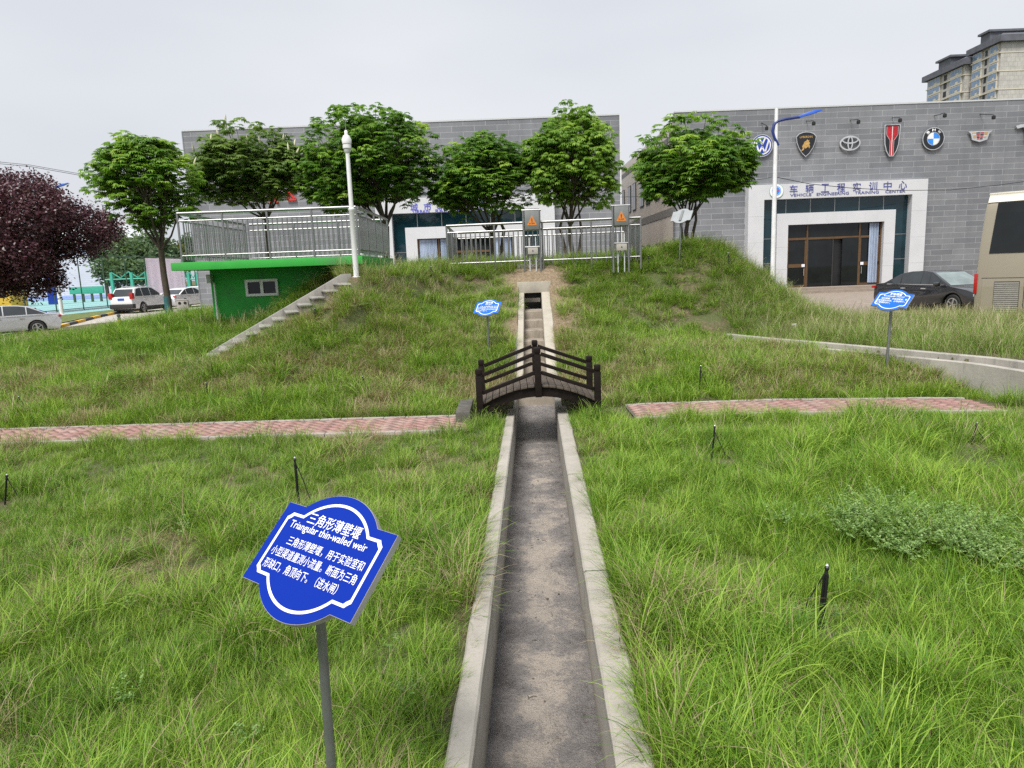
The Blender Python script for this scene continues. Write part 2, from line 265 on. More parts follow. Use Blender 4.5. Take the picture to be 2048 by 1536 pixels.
def hgt(x, y, soft=True):
    x = np.asarray(x, float); y = np.asarray(y, float)
    yy = y+2.3*ss(-x, .8, 3.2)*ss(y, 10.5, 14)
    hill = np.interp(yy, [9.95, 11.3, 13, 16.2, 16.9, 17.5, 22, 25.5], [.0, .17, .6, 1.43, 1.92, 2.03, 2.03, .0])
    hr = np.interp(y, [9.95, 10.8, 12, 14.7, 16, 17.3, 22, 25.5], [.0, .25, .33, .45, 1.2, 2.05, 2.05, .0])
    k = ss(x, 1.0, 3.6); hill = hill*(1-k)+hr*k
    hill = hill+.32*np.exp(-((x-4.6)**2+(y-17.8)**2)/1.6)
    left = np.interp(y, [9.9, 12, 14, 16.8, 20, 24, 26], [.0, .3, .55, .92, .95, .3, 0])
    left = left*(1-.62*ss(-x, 8, 13))
    right = np.interp(y, [8, 14, 16, 18, 21, 24], [.40, .40, .30, .22, .1, 0.])
    wl = ss(-x, 3.4, 6.2); h = hill*(1-wl)+left*wl
    wr = ss(x, 4.9, 8.5); h = h*(1-wr)+right*wr
    front = (x < wallx(y)+.02) & (y < 15) & (x > 1.5)
    fr = np.minimum(h, np.maximum(.36*ss(y, 9.85, 10.8)*ss(x, 2.6, 4.5), 0)+.02)
    h = np.where(front & (y < 13) & (x > 4), fr, h)
    plate = (x >= wallx(y)+.02) & (y > 6) & (y < 14.9)
    inch = plate & (x < wallx(y)+.62) & (y < 15.4)
    h = np.where(plate, np.where(x > wallx(y)+.54, .40, -.05), h)
    hb = h.copy()
    s, o = stair_so(x, y); hs = SH0+s*(SH1-SH0)/STL
    band = (s > -.35) & (s < STL-.05)
    h = np.where(band & (o < .82) & (o > -.14), np.minimum(h, hs-.2), h)
    h = np.where(band & (o >= .82) & (o < 2.0), np.maximum(h, hs-.20+.22*ss(s, STL-.9, STL-.1)-(o-.82)*.42), h)
    h = np.where(band & (o <= -.14) & (o > -1.4), np.minimum(h, np.maximum(left, hs-.25-.35*(-o-.14))), h)
    lawn = -.05+.06*(vnoise(x, y, 1.6, 3)-.5)-.04*ss(-x, .5, 2)*(1-ss(y, 7.6, 8.5))
    h = np.where(y < 9.9, np.where((y > 6) & (x > wallx(y)+.02), np.where(x > wallx(y)+.54, .4, -.05), lawn*(1-ss(y, 8.3, 8.7))-.02*ss(y, 8.3, 8.7)), h)
    onp = (np.abs(y-pathc(x)) < .5) & (x < 6.5); h = np.where(onp, -.03, h)
    if soft:
        nn = (vnoise(x, y, .9, 5)-.5)*.10+(vnoise(x, y, .35, 6)-.5)*.05
        h = h+nn*ss(y, 9.9, 10.6)*(1-ss(y, 22, 25))*np.where(plate | band & (o < .7) & (o > -.2), 0, 1)
    h = h-.16*np.exp(-((x+3.0)/.5)**2)*ss(y, 15.0, 15.8)*(1-ss(y, 19.5, 20.5))
    far = ss(y, 23.5, 26)
    # beyond the knoll, and out to the sides, the ground settles to the level of the roads
    side = ss(np.abs(x), 15, 19)
    far = np.maximum(far, side*ss(y, 14, 18))
    return h*(1-far)+(road_h(x, y)-.012)*far
def H(x, y): return float(hgt(np.array([x]), np.array([y]))[0])
def hit(px, py, y0=2.0, y1=40.0):
    d = ray(px, py); ys = np.arange(y0, y1, .02); t = ys/d.y; z = CAM_H+t*d.z; x = t*d.x
    b = np.nonzero(z <= hgt(x, ys))[0]; i = b[0] if len(b) else len(ys)-1
    return Vector((float(x[i]), float(ys[i]), float(z[i])))
def soil_mat():
    m = bpy.data.materials.new('soil_and_thatch'); t, N, L, out = nodes(m); p = N.new('ShaderNodeBsdfPrincipled'); L.new(p.outputs[0], out.inputs[0])
    g = N.new('ShaderNodeNewGeometry'); co = g.outputs['Position']
    a = noise_node(N, L, co, 1.4, 6, .65); b = noise_node(N, L, co, 18, 6, .7); c = noise_node(N, L, co, 70, 4, .7)
    soil = ramp(N, L, b, [(.3, (.06, .042, .026)), (.5, (.13, .095, .058)), (.72, (.26, .205, .125))])
    grn = ramp(N, L, c, [(.3, (.035, .06, .012)), (.7, (.11, .15, .04))])
    colr = mixc(N, L, ramp(N, L, a, [(.36, (0, 0, 0)), (.55, (.8, .8, .8))]), soil, grn)
    # bare tan earth along both sides of the stepped chute
    sp = N.new('ShaderNodeSeparateXYZ'); L.new(co, sp.inputs[0]); u = N.new('ShaderNodeMath'); u.operation = 'MULTIPLY_ADD'; u.inputs[1].default_value = -.0355; L.new(sp.outputs[1], u.inputs[0]); L.new(sp.outputs[0], u.inputs[2])
    us_ = N.new('ShaderNodeMath'); us_.operation = 'SUBTRACT'; us_.inputs[1].default_value = .08; L.new(u.outputs[0], us_.inputs[0]); ua = N.new('ShaderNodeMath'); ua.operation = 'ABSOLUTE'; L.new(us_.outputs[0], ua.inputs[0])
    wv_ = N.new('ShaderNodeMath'); wv_.operation = 'MULTIPLY_ADD'; wv_.inputs[1].default_value = .9; L.new(a, wv_.inputs[0]); L.new(ua.outputs[0], wv_.inputs[2])
    mr = N.new('ShaderNodeMapRange'); mr.inputs[1].default_value = 1.0; mr.inputs[2].default_value = 1.4; mr.inputs[3].default_value = 1; mr.inputs[4].default_value = 0; L.new(wv_.outputs[0], mr.inputs[0])
    my = N.new('ShaderNodeMapRange'); my.inputs[1].default_value = 12.0; my.inputs[2].default_value = 13.2; L.new(sp.outputs[1], my.inputs[0]); mm = N.new('ShaderNodeMath'); mm.operation = 'MULTIPLY'; L.new(mr.outputs[0], mm.inputs[0]); L.new(my.outputs[0], mm.inputs[1])
    colr = mixc(N, L, mm.outputs[0], colr, ramp(N, L, b, [(.3, (.13, .095, .06)), (.5, (.24, .18, .115)), (.72, (.36, .28, .19))]))
    L.new(colr, p.inputs['Base Color']); p.inputs['Roughness'].default_value = .95; L.new(bump(N, L, c, .8, .03), p.inputs['Normal'])
    return m
M['soil'] = soil_mat()
us = sorted(set(list(np.round(np.arange(-16, -3, .25), 3))+list(np.round(np.arange(-3, -.4, .1), 3))+[-.33, -.15, .2, .38]+list(np.round(np.arange(.5, 7, .1), 3))+list(np.round(np.arange(7, 20, .25), 3))+[-700, -300, -150, -80, -50, -35, -27, -22, -19, -17.5, 22, 25, 30, 40, 60, 90, 150, 300, 700]))
ys = sorted(set([-60, -25, -10, -5]+list(np.round(np.arange(-3, 16.3, .1), 3))+[16.35]+list(np.round(np.arange(16.4, 26.1, .1), 3))+[27, 29, 32, 36, 39, 42, 46, 50, 60, 80, 110, 160, 250, 400, 700, 1500]))
us = np.array(us); ys = np.array(ys); UU, YY = np.meshgrid(us, ys); XX = UU+np.where(YY < 26, .0355*np.clip(YY, -3, 26)-.0205, .9); ZZ = hgt(XX, YY)
V = np.stack([XX, YY, ZZ], -1).reshape(-1, 3); nu = len(us); F = []
uc = (us[1:]+us[:-1])/2; yc = (ys[1:]+ys[:-1])/2
for j in range(len(ys)-1):
    for i in range(nu-1):
        if -.33 < uc[i] < .38 and yc[j] > -3 and (yc[j] < 16.35 or 17.15 < yc[j] < 17.9): continue
        a = j*nu+i; F.append((a, a+1, a+nu+1, a+nu))
ground = np_mesh('ground', V, np.array(F), M['soil'], smooth=True); tag(ground, kind='structure')
# ---------------------------------------------------------------- roads and paved areas
def pave_mat(name, c, stain):
    m = concrete(name, c); return m
M['road'] = pave_mat('pale_concrete_road', (.42, .39, .36), None); M['brown_pave'] = pave_mat('brown_pavement', (.27, .225, .185), None)
def sheet(name, x0, x1, y0, y1, n, dz, m, fn=road_h):
    xs = np.linspace(x0, x1, n); yv = np.linspace(y0, y1, n); A, B = np.meshgrid(xs, yv); v = np.stack([A, B, fn(A, B)+dz], -1).reshape(-1, 3)
    f = np.array([(j*n+i, j*n+i+1, (j+1)*n+i+1, (j+1)*n+i) for j in range(n-1) for i in range(n-1)])
    return tag(np_mesh(name, v, f, m, smooth=True), kind='structure')
sheet('road', -28, 60, 24.5, 75, 60, .0, M['road']); sheet('pavement', 9.8, 60, 24.6, 41, 12, .005, M['brown_pave'])
sheet('court_ground', -160, -30, 34, 95, 20, -.004, pmat('teal_court', (.22, .42, .42), .7, 0, .06, .2), lambda a, b: road_h(-12, 60)+0*a)
sheet('court_track', -160, -31, 96, 230, 6, -.006, pmat('blue_court', (.17, .26, .5), .7, 0, .06, .2), lambda a, b: 0*a)
sheet('verge', -29.5, -25.9, 33, 90, 40, .05, pmat('verge_grass', (.11, .14, .035), .95, 0, .45, 3), road_h)
# ---------------------------------------------------------------- brick path, herringbone blocks
brick_m = bpy.data.materials.new('pink_red_paving_block'); t_, N_, L_, o_ = nodes(brick_m); p_ = N_.new('ShaderNodeBsdfPrincipled'); L_.new(p_.outputs[0], o_.inputs[0])
at_ = N_.new('ShaderNodeAttribute'); at_.attribute_name = 'bv'; g_ = N_.new('ShaderNodeNewGeometry')
c_ = ramp(N_, L_, at_.outputs['Fac'], [(0, (.29, .155, .14)), (.5, (.33, .18, .162)), (1, (.37, .23, .205))])
c_ = mixc(N_, L_, ramp(N_, L_, noise_node(N_, L_, g_.outputs['Position'], 2.2, 6, .7), [(.45, (0, 0, 0)), (.7, (.6, .6, .6))]), c_, (.33, .29, .24))
L_.new(c_, p_.inputs['Base Color']); p_.inputs['Roughness'].default_value = .85
M['joint'] = pmat('sandy_joint', (.10, .085, .065), .95, 0, .3, 20); M['kerb'] = concrete('grey_kerb_block', (.36, .32, .29))
def brick_path(x0, x1):
    vs = []; bv = []; c = math.sqrt(.5); u = .1; ga = .006; R = random.Random(3); seen = set()
    for a in range(-130, 131):
        for b in range(-130, 131):
            m4 = (a-b) % 4
            if m4 == 0: rect = (a, b, a+2, b+1)
            elif m4 == 2: rect = (a, b-1, a+1, b+1)
            else: continue
            mx_, my_ = (rect[0]+rect[2])/2*u, (rect[1]+rect[3])/2*u; X = (mx_-my_)*c; Y = (mx_+my_)*c+9.25
            if not (x0 < X < x1) or abs(Y-pathc(X)) > .40: continue
            q = [(rect[0]*u+ga, rect[1]*u+ga), (rect[2]*u-ga, rect[1]*u+ga), (rect[2]*u-ga, rect[3]*u-ga), (rect[0]*u+ga, rect[3]*u-ga)]
            dz = R.uniform(-.003, .003); tx = R.uniform(-.003, .003)
            top = [((p-s)*c, (p+s)*c+9.25, .012+dz+(tx if i in (0, 1) else -tx)) for i, (p, s) in enumerate(q)]; bot = [(p[0], p[1], -.04) for p in top]
            vs.append(top+bot); bv += [R.random()]*8
    n = len(vs); V = np.array(vs).reshape(-1, 3); base = np.arange(n)[:, None]*8
    F = np.concatenate([base+np.array(f) for f in ((0,1,2,3), (0,4,5,1), (1,5,6,2), (2,6,7,3), (3,7,4,0))])
    o = np_mesh('path', V, F, brick_m, attrs={'bv': np.array(bv)}); tag(o, kind='structure')
    b = MB(); xs = np.linspace(x0, x1, 90)
    for i in range(89):
        ya, yb = float(pathc(xs[i])), float(pathc(xs[i+1]))
        b.add([(xs[i], ya-.42, -.002), (xs[i+1], yb-.42, -.002), (xs[i+1], yb+.42, -.002), (xs[i], ya+.42, -.002)], [(0, 1, 2, 3)])
    tag(b.build('path_bed', M['joint']), kind='structure')
    k = MB(); s_ = .3; x = x0
    while x < x1-.05:
        for sg in (-1, 1):
            xa, xb = x+.004, min(x+s_, x1)-.004; ya, yb = float(pathc(xa))+sg*.44, float(pathc(xb))+sg*.44
            k.bar((xa, ya, -.02+R.uniform(-.003, .003)), (xb, yb, -.02+R.uniform(-.003, .003)), .075, .075)
        x += s_
    tag(k.build('path_edging', M['kerb'], bevel=.006), kind='structure')
brick_path(-13.8, -.62); brick_path(1.6, 6.2)
# ---------------------------------------------------------------- straight drainage channel and stepped chute
def mud_mat():
    m = bpy.data.materials.new('muddy_channel_bed'); t, N, L, out = nodes(m); p = N.new('ShaderNodeBsdfPrincipled'); L.new(p.outputs[0], out.inputs[0])
    g = N.new('ShaderNodeNewGeometry'); co = g.outputs['Position']
    a = noise_node(N, L, co, 2.6, 7, .72); b = noise_node(N, L, co, 26, 6, .75); c = noise_node(N, L, co, 90, 4, .75)
    ad = N.new('ShaderNodeMath'); ad.operation = 'MULTIPLY_ADD'; ad.inputs[1].default_value = .35; L.new(b, ad.inputs[0]); L.new(a, ad.inputs[2])
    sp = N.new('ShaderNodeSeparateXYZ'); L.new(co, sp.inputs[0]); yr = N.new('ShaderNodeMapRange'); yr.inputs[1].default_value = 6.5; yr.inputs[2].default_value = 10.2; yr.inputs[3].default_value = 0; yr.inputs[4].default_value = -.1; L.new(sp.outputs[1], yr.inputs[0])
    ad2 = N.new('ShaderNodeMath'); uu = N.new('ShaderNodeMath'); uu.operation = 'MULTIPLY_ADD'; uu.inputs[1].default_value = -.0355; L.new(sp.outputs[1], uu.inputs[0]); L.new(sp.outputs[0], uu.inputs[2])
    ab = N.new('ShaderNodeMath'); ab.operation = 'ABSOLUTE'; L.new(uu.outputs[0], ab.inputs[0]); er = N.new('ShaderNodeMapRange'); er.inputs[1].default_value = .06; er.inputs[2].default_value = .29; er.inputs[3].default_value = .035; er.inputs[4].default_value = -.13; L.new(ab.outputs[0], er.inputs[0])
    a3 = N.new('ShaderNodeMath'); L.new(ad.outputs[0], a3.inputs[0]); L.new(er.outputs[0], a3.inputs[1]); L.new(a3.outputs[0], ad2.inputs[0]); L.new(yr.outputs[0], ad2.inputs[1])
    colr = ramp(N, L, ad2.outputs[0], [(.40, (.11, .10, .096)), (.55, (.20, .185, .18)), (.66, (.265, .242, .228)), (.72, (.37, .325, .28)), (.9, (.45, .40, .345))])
    colr = mixc(N, L, ramp(N, L, c, [(.52, (0, 0, 0)), (.66, (.55, .55, .55))]), colr, (.05, .045, .042))
    L.new(colr, p.inputs['Base Color'])
    L.new(ramp(N, L, ad2.outputs[0], [(.5, (.28, .28, .28)), (.66, (.5, .5, .5)), (.74, (.9, .9, .9))]), p.inputs['Roughness'])
    mh = N.new('ShaderNodeMath'); mh.operation = 'ADD'; L.new(b, mh.inputs[0]); L.new(c, mh.inputs[1]); L.new(bump(N, L, mh.outputs[0], .9, .02), p.inputs['Normal'])
    return m
M['mud'] = mud_mat()
ch = thing('drainage_channel', 'long straight concrete channel with a muddy bed, running from the camera under the bridge', 'channel')
def xcf(y): return float(xc(y))
def strip_wall(sd, t, ysn, topf, botf, inf, name, parent, m, jag=.0):
    """a wall following the channel; inner edge at offset inf(y), thickness t outwards"""
    b = MB(); R = random.Random(5 if sd > 0 else 6); vs = []
    for y in ysn:
        xi = xcf(y)+sd*inf(y); xo = xi+sd*(t(y) if callable(t) else t)+R.uniform(-jag, jag); z1 = topf(y)+R.uniform(-.003, .003)
        c = .012; vs += [(xi, y, botf(y)), (xi+R.uniform(-.002, .002), y, z1-c), (xi+sd*c, y, z1), (xo-sd*c, y, z1), (xo, y, z1-c), (xo, y, botf(y))]
    n = 6; fs = [(i*n+k, i*n+(k+1) % n, (i+1)*n+(k+1) % n, (i+1)*n+k) for i in range(len(ysn)-1) for k in range(n)]
    fs += [tuple(range(n)), tuple(range((len(ysn)-1)*n, len(ysn)*n))]
    b.add(vs, fs); return b.build(name, m, parent)
topf = lambda y: 0.0
ych = list(np.arange(-3, 11.25, .15))
strip_wall(-1, .115, ych, topf, lambda y: -.5, lambda y: .295, 'side_wall', ch, M['channel_wall'], .004)
strip_wall(1, .155, ych, topf, lambda y: -.5, lambda y: .295, 'side_wall', ch, M['channel_wall'], .004)
xs_ = np.linspace(-.297, .297, 25); yb_ = np.concatenate([np.arange(-3, 11.3, .06)]); A, B = np.meshgrid(xs_, yb_)
bz = -.45+.03*(vnoise(A*1, B, .35, 21)-.5)+.018*(vnoise(A, B, .11, 22)-.5)+np.where(B > 10.2, (B-10.2)*.2, 0)
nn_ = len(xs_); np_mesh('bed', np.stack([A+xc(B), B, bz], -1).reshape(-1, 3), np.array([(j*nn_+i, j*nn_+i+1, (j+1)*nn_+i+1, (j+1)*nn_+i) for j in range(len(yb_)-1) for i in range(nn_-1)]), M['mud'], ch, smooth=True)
gv = MB(); Rg = random.Random(9)
for i in range(330):
    y = 1.2+9*Rg.random()**1.6; x = xcf(y)+Rg.uniform(-.27, .27); r_ = .002+.0065*Rg.random()**3; gv.box(-r_, r_, -r_*Rg.uniform(.5, 1.2), r_, 0, r_*.8, 0, Matrix.Translation((x, y, -.447+Rg.uniform(0, .008))) @ Matrix.Rotation(Rg.uniform(0, 6), 4, 'Z') @ Matrix.Rotation(Rg.uniform(-.4, .4), 4, 'X'))
for i in range(60):
    y = 1.3+9*Rg.random()**1.5; x = xcf(y)+Rg.uniform(-.25, .25); a_ = Rg.uniform(0, 6.28); l_ = Rg.uniform(.02, .07); gv.tube([(x, y, -.438), (x+l_*math.cos(a_)*.5, y+l_*math.sin(a_)*.5+.004, -.434), (x+l_*math.cos(a_), y+l_*math.sin(a_), -.438)], .0022, 4)
gt = gv.build('grit', pmat('dark_grit', (.12, .10, .08), .9, 0, .7, 60), ch); gt['kind'] = 'stuff'
chu = thing('stepped_chute', 'narrow concrete stepped spillway climbing the grassy knoll to a dark opening', 'spillway', (0, 0, 0))
ctop = lambda y: float(np.interp(y, [11.25, 13, 16.3, 16.5], [.03, .58, 1.42, 1.46]))
cin = lambda y: float(np.interp(y, [11.25, 11.9], [.295, .2]))
ycc = [11.25, 11.6, 11.9, 12.4, 13, 13.6, 14.2, 14.8, 15.4, 16, 16.34]
strip_wall(-1, .13, ycc, ctop, lambda y: ctop(y)-.75, cin, 'side_wall', chu, M['concrete_light'])
strip_wall(1, .20, ycc, ctop, lambda y: ctop(y)-.75, cin, 'side_wall', chu, M['concrete_light'])
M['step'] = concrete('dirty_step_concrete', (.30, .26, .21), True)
nst = 8; y0s, y1s, z0s, z1s = 11.3, 16.25, -.22, 1.03
for i in range(nst):
    ya = y0s+(y1s-y0s)*i/nst; yb2 = y0s+(y1s-y0s)*(i+1)/nst+.0; z = z0s+(z1s-z0s)*(i+1)/nst; b = MB(); hw = cin(ya+.02)+.002
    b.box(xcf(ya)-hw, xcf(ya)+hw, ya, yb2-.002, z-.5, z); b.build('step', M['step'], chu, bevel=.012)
b = MB(); x_ = xcf(16.4)
b.box(x_-.36, x_+.42, 16.342, 16.5, 1.415, 1.67); b.build('lintel', M['concrete_light'], chu, bevel=.01)
b = MB(); b.box(x_-.203, x_+.203, 16.26, 17.9, .98, 1.028); b.box(x_-.28, x_-.203, 16.342, 17.15, .98, 1.414); b.box(x_+.203, x_+.28, 16.342, 17.15, .98, 1.414); b.box(x_-.28, x_+.28, 16.505, 17.15, 1.416, 1.5)
b.box(x_-.33, x_-.26, 17.152, 17.9, .98, 2.1); b.box(x_+.26, x_+.33, 17.152, 17.9, .98, 2.1); b.box(x_-.33, x_+.33, 17.902, 17.98, .98, 2.1); b.build('tunnel', M['concrete'], chu)
b = MB(); b.box(x_-.2, x_+.2, 17.0, 17.03, 1.028, 1.17); b.box(x_-.2, x_+.2, 17.0, 17.03, 1.27, 1.414); b.build('gate_leaf', M['black_plastic'], chu)
# ---------------------------------------------------------------- curved rectangular channel on the right
cc = thing('curved_channel', 'curved raised concrete channel with streaked outer wall beside the brick path', 'channel')
def curve_wall(off, th, z0, z1, name, yr):
    b = MB(); yv = np.arange(yr[0], yr[1], .12); px = wallx(yv); k = np.ones(5)/5; px = np.convolve(np.pad(px, 2, 'edge'), k, 'valid'); tx = np.gradient(px); ty = np.gradient(yv); l = np.hypot(tx, ty); nx, ny = ty/l, -tx/l; vs = []
    for i in range(len(yv)):
        for o, z in ((off, z0), (off, z1-.012), (off+.012, z1), (off+th-.012, z1), (off+th, z1-.012), (off+th, z0)): vs.append((px[i]+nx[i]*o, yv[i]+ny[i]*o, z))
    n = 6; fs = [(i*n+q, i*n+(q+1) % n, (i+1)*n+(q+1) % n, (i+1)*n+q) for i in range(len(yv)-1) for q in range(n)]+[tuple(range(n)), tuple(range((len(yv)-1)*n, len(yv)*n))]
    return b.add(vs, fs).build(name, M['concrete_wall'], cc)
curve_wall(0, .09, -.2, .42, 'outer_wall', (6.6, 15.3)); curve_wall(.5, .11, -.1, .45, 'inner_wall', (6.6, 15.3)); curve_wall(.088, .414, .0, .17, 'bed', (6.6, 15.3))
b = MB(); q = Vector((4.3, 15.35, .42)); b.tube([q+Vector((-.25, 0, .02)), q+Vector((-.1, .1, .06)), q+Vector((.2, .15, .07)), q+Vector((.6, .05, .02))], .016, 6)
tag(b.build('drip_hose', M['black_plastic']), 'black hose end lying at the far tip of the curved channel', 'hose')
# ---------------------------------------------------------------- side staircase to the platform
stc = thing('staircase', 'weathered concrete staircase climbing to the green roofed platform', 'staircase')
def sp(s, o, z): return Vector((ST0.x+STD.x*s+STN.x*o, ST0.y+STD.y*s+STN.y*o, z))
nS = 11
for i in range(nS):
    s0, s1 = STL*i/nS, STL*(i+1)/nS; z = SH0+(SH1-SH0)*(i+1)/nS-.05; b = MB(); bf = [(0,3,2,1),(4,5,6,7),(0,1,5,4),(1,2,6,5),(2,3,7,6),(3,0,4,7)]
    b.add([sp(a_, o_, zz) for zz in (z-.038, z) for a_, o_ in ((s0-.035, .02), (s1-.037, .02), (s1-.037, .9+rnd.uniform(-.03, .03)), (s0-.035, .9))], bf); st_ = b.build('step', M['stair'], stc, bevel=.01); b = MB()
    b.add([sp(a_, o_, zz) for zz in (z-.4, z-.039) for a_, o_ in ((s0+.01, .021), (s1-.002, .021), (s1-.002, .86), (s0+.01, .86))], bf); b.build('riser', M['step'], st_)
b = MB(); vs = []
for s, z in ((-.35, .40), (0, SH0+.08), (STL-.1, SH1+.12), (STL+.1, SH1+.13)):
    vs += [sp(s, -.14, z-.8), sp(s, -.14, z), sp(s, .018, z), sp(s, .018, z-.8)]
b.add(vs, [(i*4+k, i*4+(k+1) % 4, (i+1)*4+(k+1) % 4, (i+1)*4+k) for i in range(3) for k in range(4)]+[(0,1,2,3), (12,13,14,15)]); b.build('stringer', M['stair'], stc, bevel=.012)
# ---------------------------------------------------------------- grass
def grass_mat(name, g1, g2, g3, straw1, straw2):
    m = bpy.data.materials.new(name); t, N, L, out = nodes(m)
    a = lambda n, ty: (lambda q: (setattr(q, 'attribute_name', n), setattr(q, 'attribute_type', ty), q.outputs['Fac'])[2])(N.new('ShaderNodeAttribute'))
    bv, tt, db = a('bv', 'GEOMETRY'), a('t', 'GEOMETRY'), a('db', 'GEOMETRY'); hue, dry = a('hue', 'INSTANCER'), a('dry', 'INSTANCER')
    mm = N.new('ShaderNodeMath'); mm.operation = 'MULTIPLY_ADD'; mm.inputs[1].default_value = .70; L.new(bv, mm.inputs[0])
    m2 = N.new('ShaderNodeMath'); m2.operation = 'MULTIPLY'; m2.inputs[1].default_value = .38; L.new(hue, m2.inputs[0]); L.new(m2.outputs[0], mm.inputs[2])
    grn = ramp(N, L, mm.outputs[0], [(.1, g1), (.5, g2), (.92, g3)])
    stw = ramp(N, L, bv, [(0, straw1), (1, straw2)])
    # straw blades where the blade's own dryness falls under the tuft's dryness; sheaths at the base are always paler
    lt = N.new('ShaderNodeMath'); lt.operation = 'LESS_THAN'; L.new(db, lt.inputs[0]); L.new(dry, lt.inputs[1])
    colr = mixc(N, L, lt.outputs[0], grn, stw)
    base = ramp(N, L, tt, [(.0, (.5, .5, .5)), (.2, (0, 0, 0))]); colr = mixc(N, L, base, colr, straw1)
    d = N.new('ShaderNodeBsdfPrincipled'); d.inputs['Roughness'].default_value = .5; d.inputs['Specular IOR Level'].default_value = .32; L.new(colr, d.inputs['Base Color'])
    tr = N.new('ShaderNodeBsdfTranslucent'); L.new(mixc(N, L, .5, colr, (1, 1, .35), 'MULTIPLY'), tr.inputs[0])
    ms = N.new('ShaderNodeMixShader'); ms.inputs[0].default_value = .32; L.new(d.outputs[0], ms.inputs[1]); L.new(tr.outputs[0], ms.inputs[2]); L.new(ms.outputs[0], out.inputs[0])
    return m
M['grass'] = grass_mat('grass_blades', (.04, .115, .007), (.125, .27, .014), (.33, .48, .065), (.25, .20, .10), (.47, .40, .24))
M['grass_pale'] = grass_mat('pale_tall_grass', (.09, .19, .018), (.175, .305, .038), (.31, .43, .095), (.30, .27, .14), (.5, .45, .29))
def tuft_mesh(name, n, rad, l0, l1, wd, lean, curl, seed, m, seg=4, heads=0, flat=0):
    R = np.random.default_rng(seed); V = []; F = []; at = {'bv': [], 't': [], 'db': []}; o = 0
    for i in range(n):
        a = R.uniform(0, 6.283); r = rad*math.sqrt(R.random()); bx, by = r*math.cos(a), r*math.sin(a)
        a2 = a+R.normal(0, .9) if R.random() < .4 else R.uniform(0, 6.283); ln = R.uniform(l0, l1); th = abs(R.normal(lean, .18))+.25*r/rad; cu = curl*R.uniform(.4, 1.5); ww = wd*R.uniform(.7, 1.25); bv, db = R.random(), R.random()
        head = i < heads; x, y, z = bx, by, -.015; sx, sy = -math.sin(a2), math.cos(a2); pts = []; dl = ln/seg
        if head: th *= .5; cu *= .45; ww *= .55
        tw = R.normal(0, .5)
        for s in range(seg+1):
            tt = s/seg; pts.append((x, y, z, tt)); e = math.pi/2-(th+cu*tt*tt*1.6)-flat*R.uniform(.5, 1); x += dl*math.cos(e)*math.cos(a2); y += dl*math.cos(e)*math.sin(a2); z = max(z+dl*math.sin(e), .004)
        for x, y, z, tt in pts:
            wq = ww*(1-.92*tt**1.6)/2
            if head and tt > .72: wq = wd*1.9*(1-abs(tt-.87)*6)/2+.001; wq = max(wq, .001)
            c, s_ = math.cos(tw*tt), math.sin(tw*tt)
            for k in (-1, 1):
                V.append((x+k*wq*sx*c, y+k*wq*sy*c, z+k*wq*s_)); at['bv'].append(bv); at['t'].append(tt); at['db'].append(-1 if head and tt > .6 else db)
        for s in range(seg): F.append((o+2*s, o+2*s+1, o+2*s+3, o+2*s+2))
        o += 2*(seg+1)
    ob = np_mesh(name, np.array(V), np.array(F), m, attrs={k: np.array(v) for k, v in at.items()}); COL.objects.unlink(ob); return ob
def gn_scatter(name, pts, rot, scl, idx, attrs, tufts, label=None):
    src = bpy.data.collections.new(name+'_source')
    for i, t in enumerate(tufts): t.name = '%s_src_%02d' % (name, i); src.objects.link(t)
    me = bpy.data.meshes.new(name); me.vertices.add(len(pts)); me.vertices.foreach_set('co', np.asarray(pts, np.float32).ravel())
    a = me.attributes.new('rot', 'FLOAT_VECTOR', 'POINT'); a.data.foreach_set('vector', np.asarray(rot, np.float32).ravel())
    for nm, v, ty in [('scl', scl, 'FLOAT')]+[(k, v, 'FLOAT') for k, v in attrs.items()]:
        a = me.attributes.new(nm, ty, 'POINT'); a.data.foreach_set('value', np.asarray(v, np.float32))
    a = me.attributes.new('idx', 'INT', 'POINT'); a.data.foreach_set('value', np.asarray(idx, np.int32))
    o = bpy.data.objects.new(name, me); COL.objects.link(o); tag(o, kind='stuff'); me.materials.append(tufts[0].data.materials[0])
    ng = bpy.data.node_groups.new(name, 'GeometryNodeTree'); ng.interface.new_socket('Geometry', in_out='INPUT', socket_type='NodeSocketGeometry'); ng.interface.new_socket('Geometry', in_out='OUTPUT', socket_type='NodeSocketGeometry')
    N = ng.nodes; L = ng.links; gi = N.new('NodeGroupInput'); go = N.new('NodeGroupOutput'); ci = N.new('GeometryNodeCollectionInfo'); ip = N.new('GeometryNodeInstanceOnPoints')
    ci.inputs['Collection'].default_value = src; ci.inputs['Separate Children'].default_value = True; ci.inputs['Reset Children'].default_value = True
    def na(n, ty):
        q = N.new('GeometryNodeInputNamedAttribute'); q.data_type = ty; q.inputs['Name'].default_value = n; return q.outputs['Attribute']
    L.new(gi.outputs[0], ip.inputs['Points']); L.new(ci.outputs[0], ip.inputs['Instance']); ip.inputs['Pick Instance'].default_value = True
    L.new(na('idx', 'INT'), ip.inputs['Instance Index']); L.new(na('rot', 'FLOAT_VECTOR'), ip.inputs['Rotation']); L.new(na('scl', 'FLOAT'), ip.inputs['Scale']); L.new(ip.outputs[0], go.inputs[0])
    md = o.modifiers.new('scatter', 'NODES'); md.node_group = ng
    return tag(o, label)
NEAR_STAKES = [hit(*q, 2) for q in ((1424, 918), (1640, 1258), (598, 1012), (10, 1010), (1943, 890))]
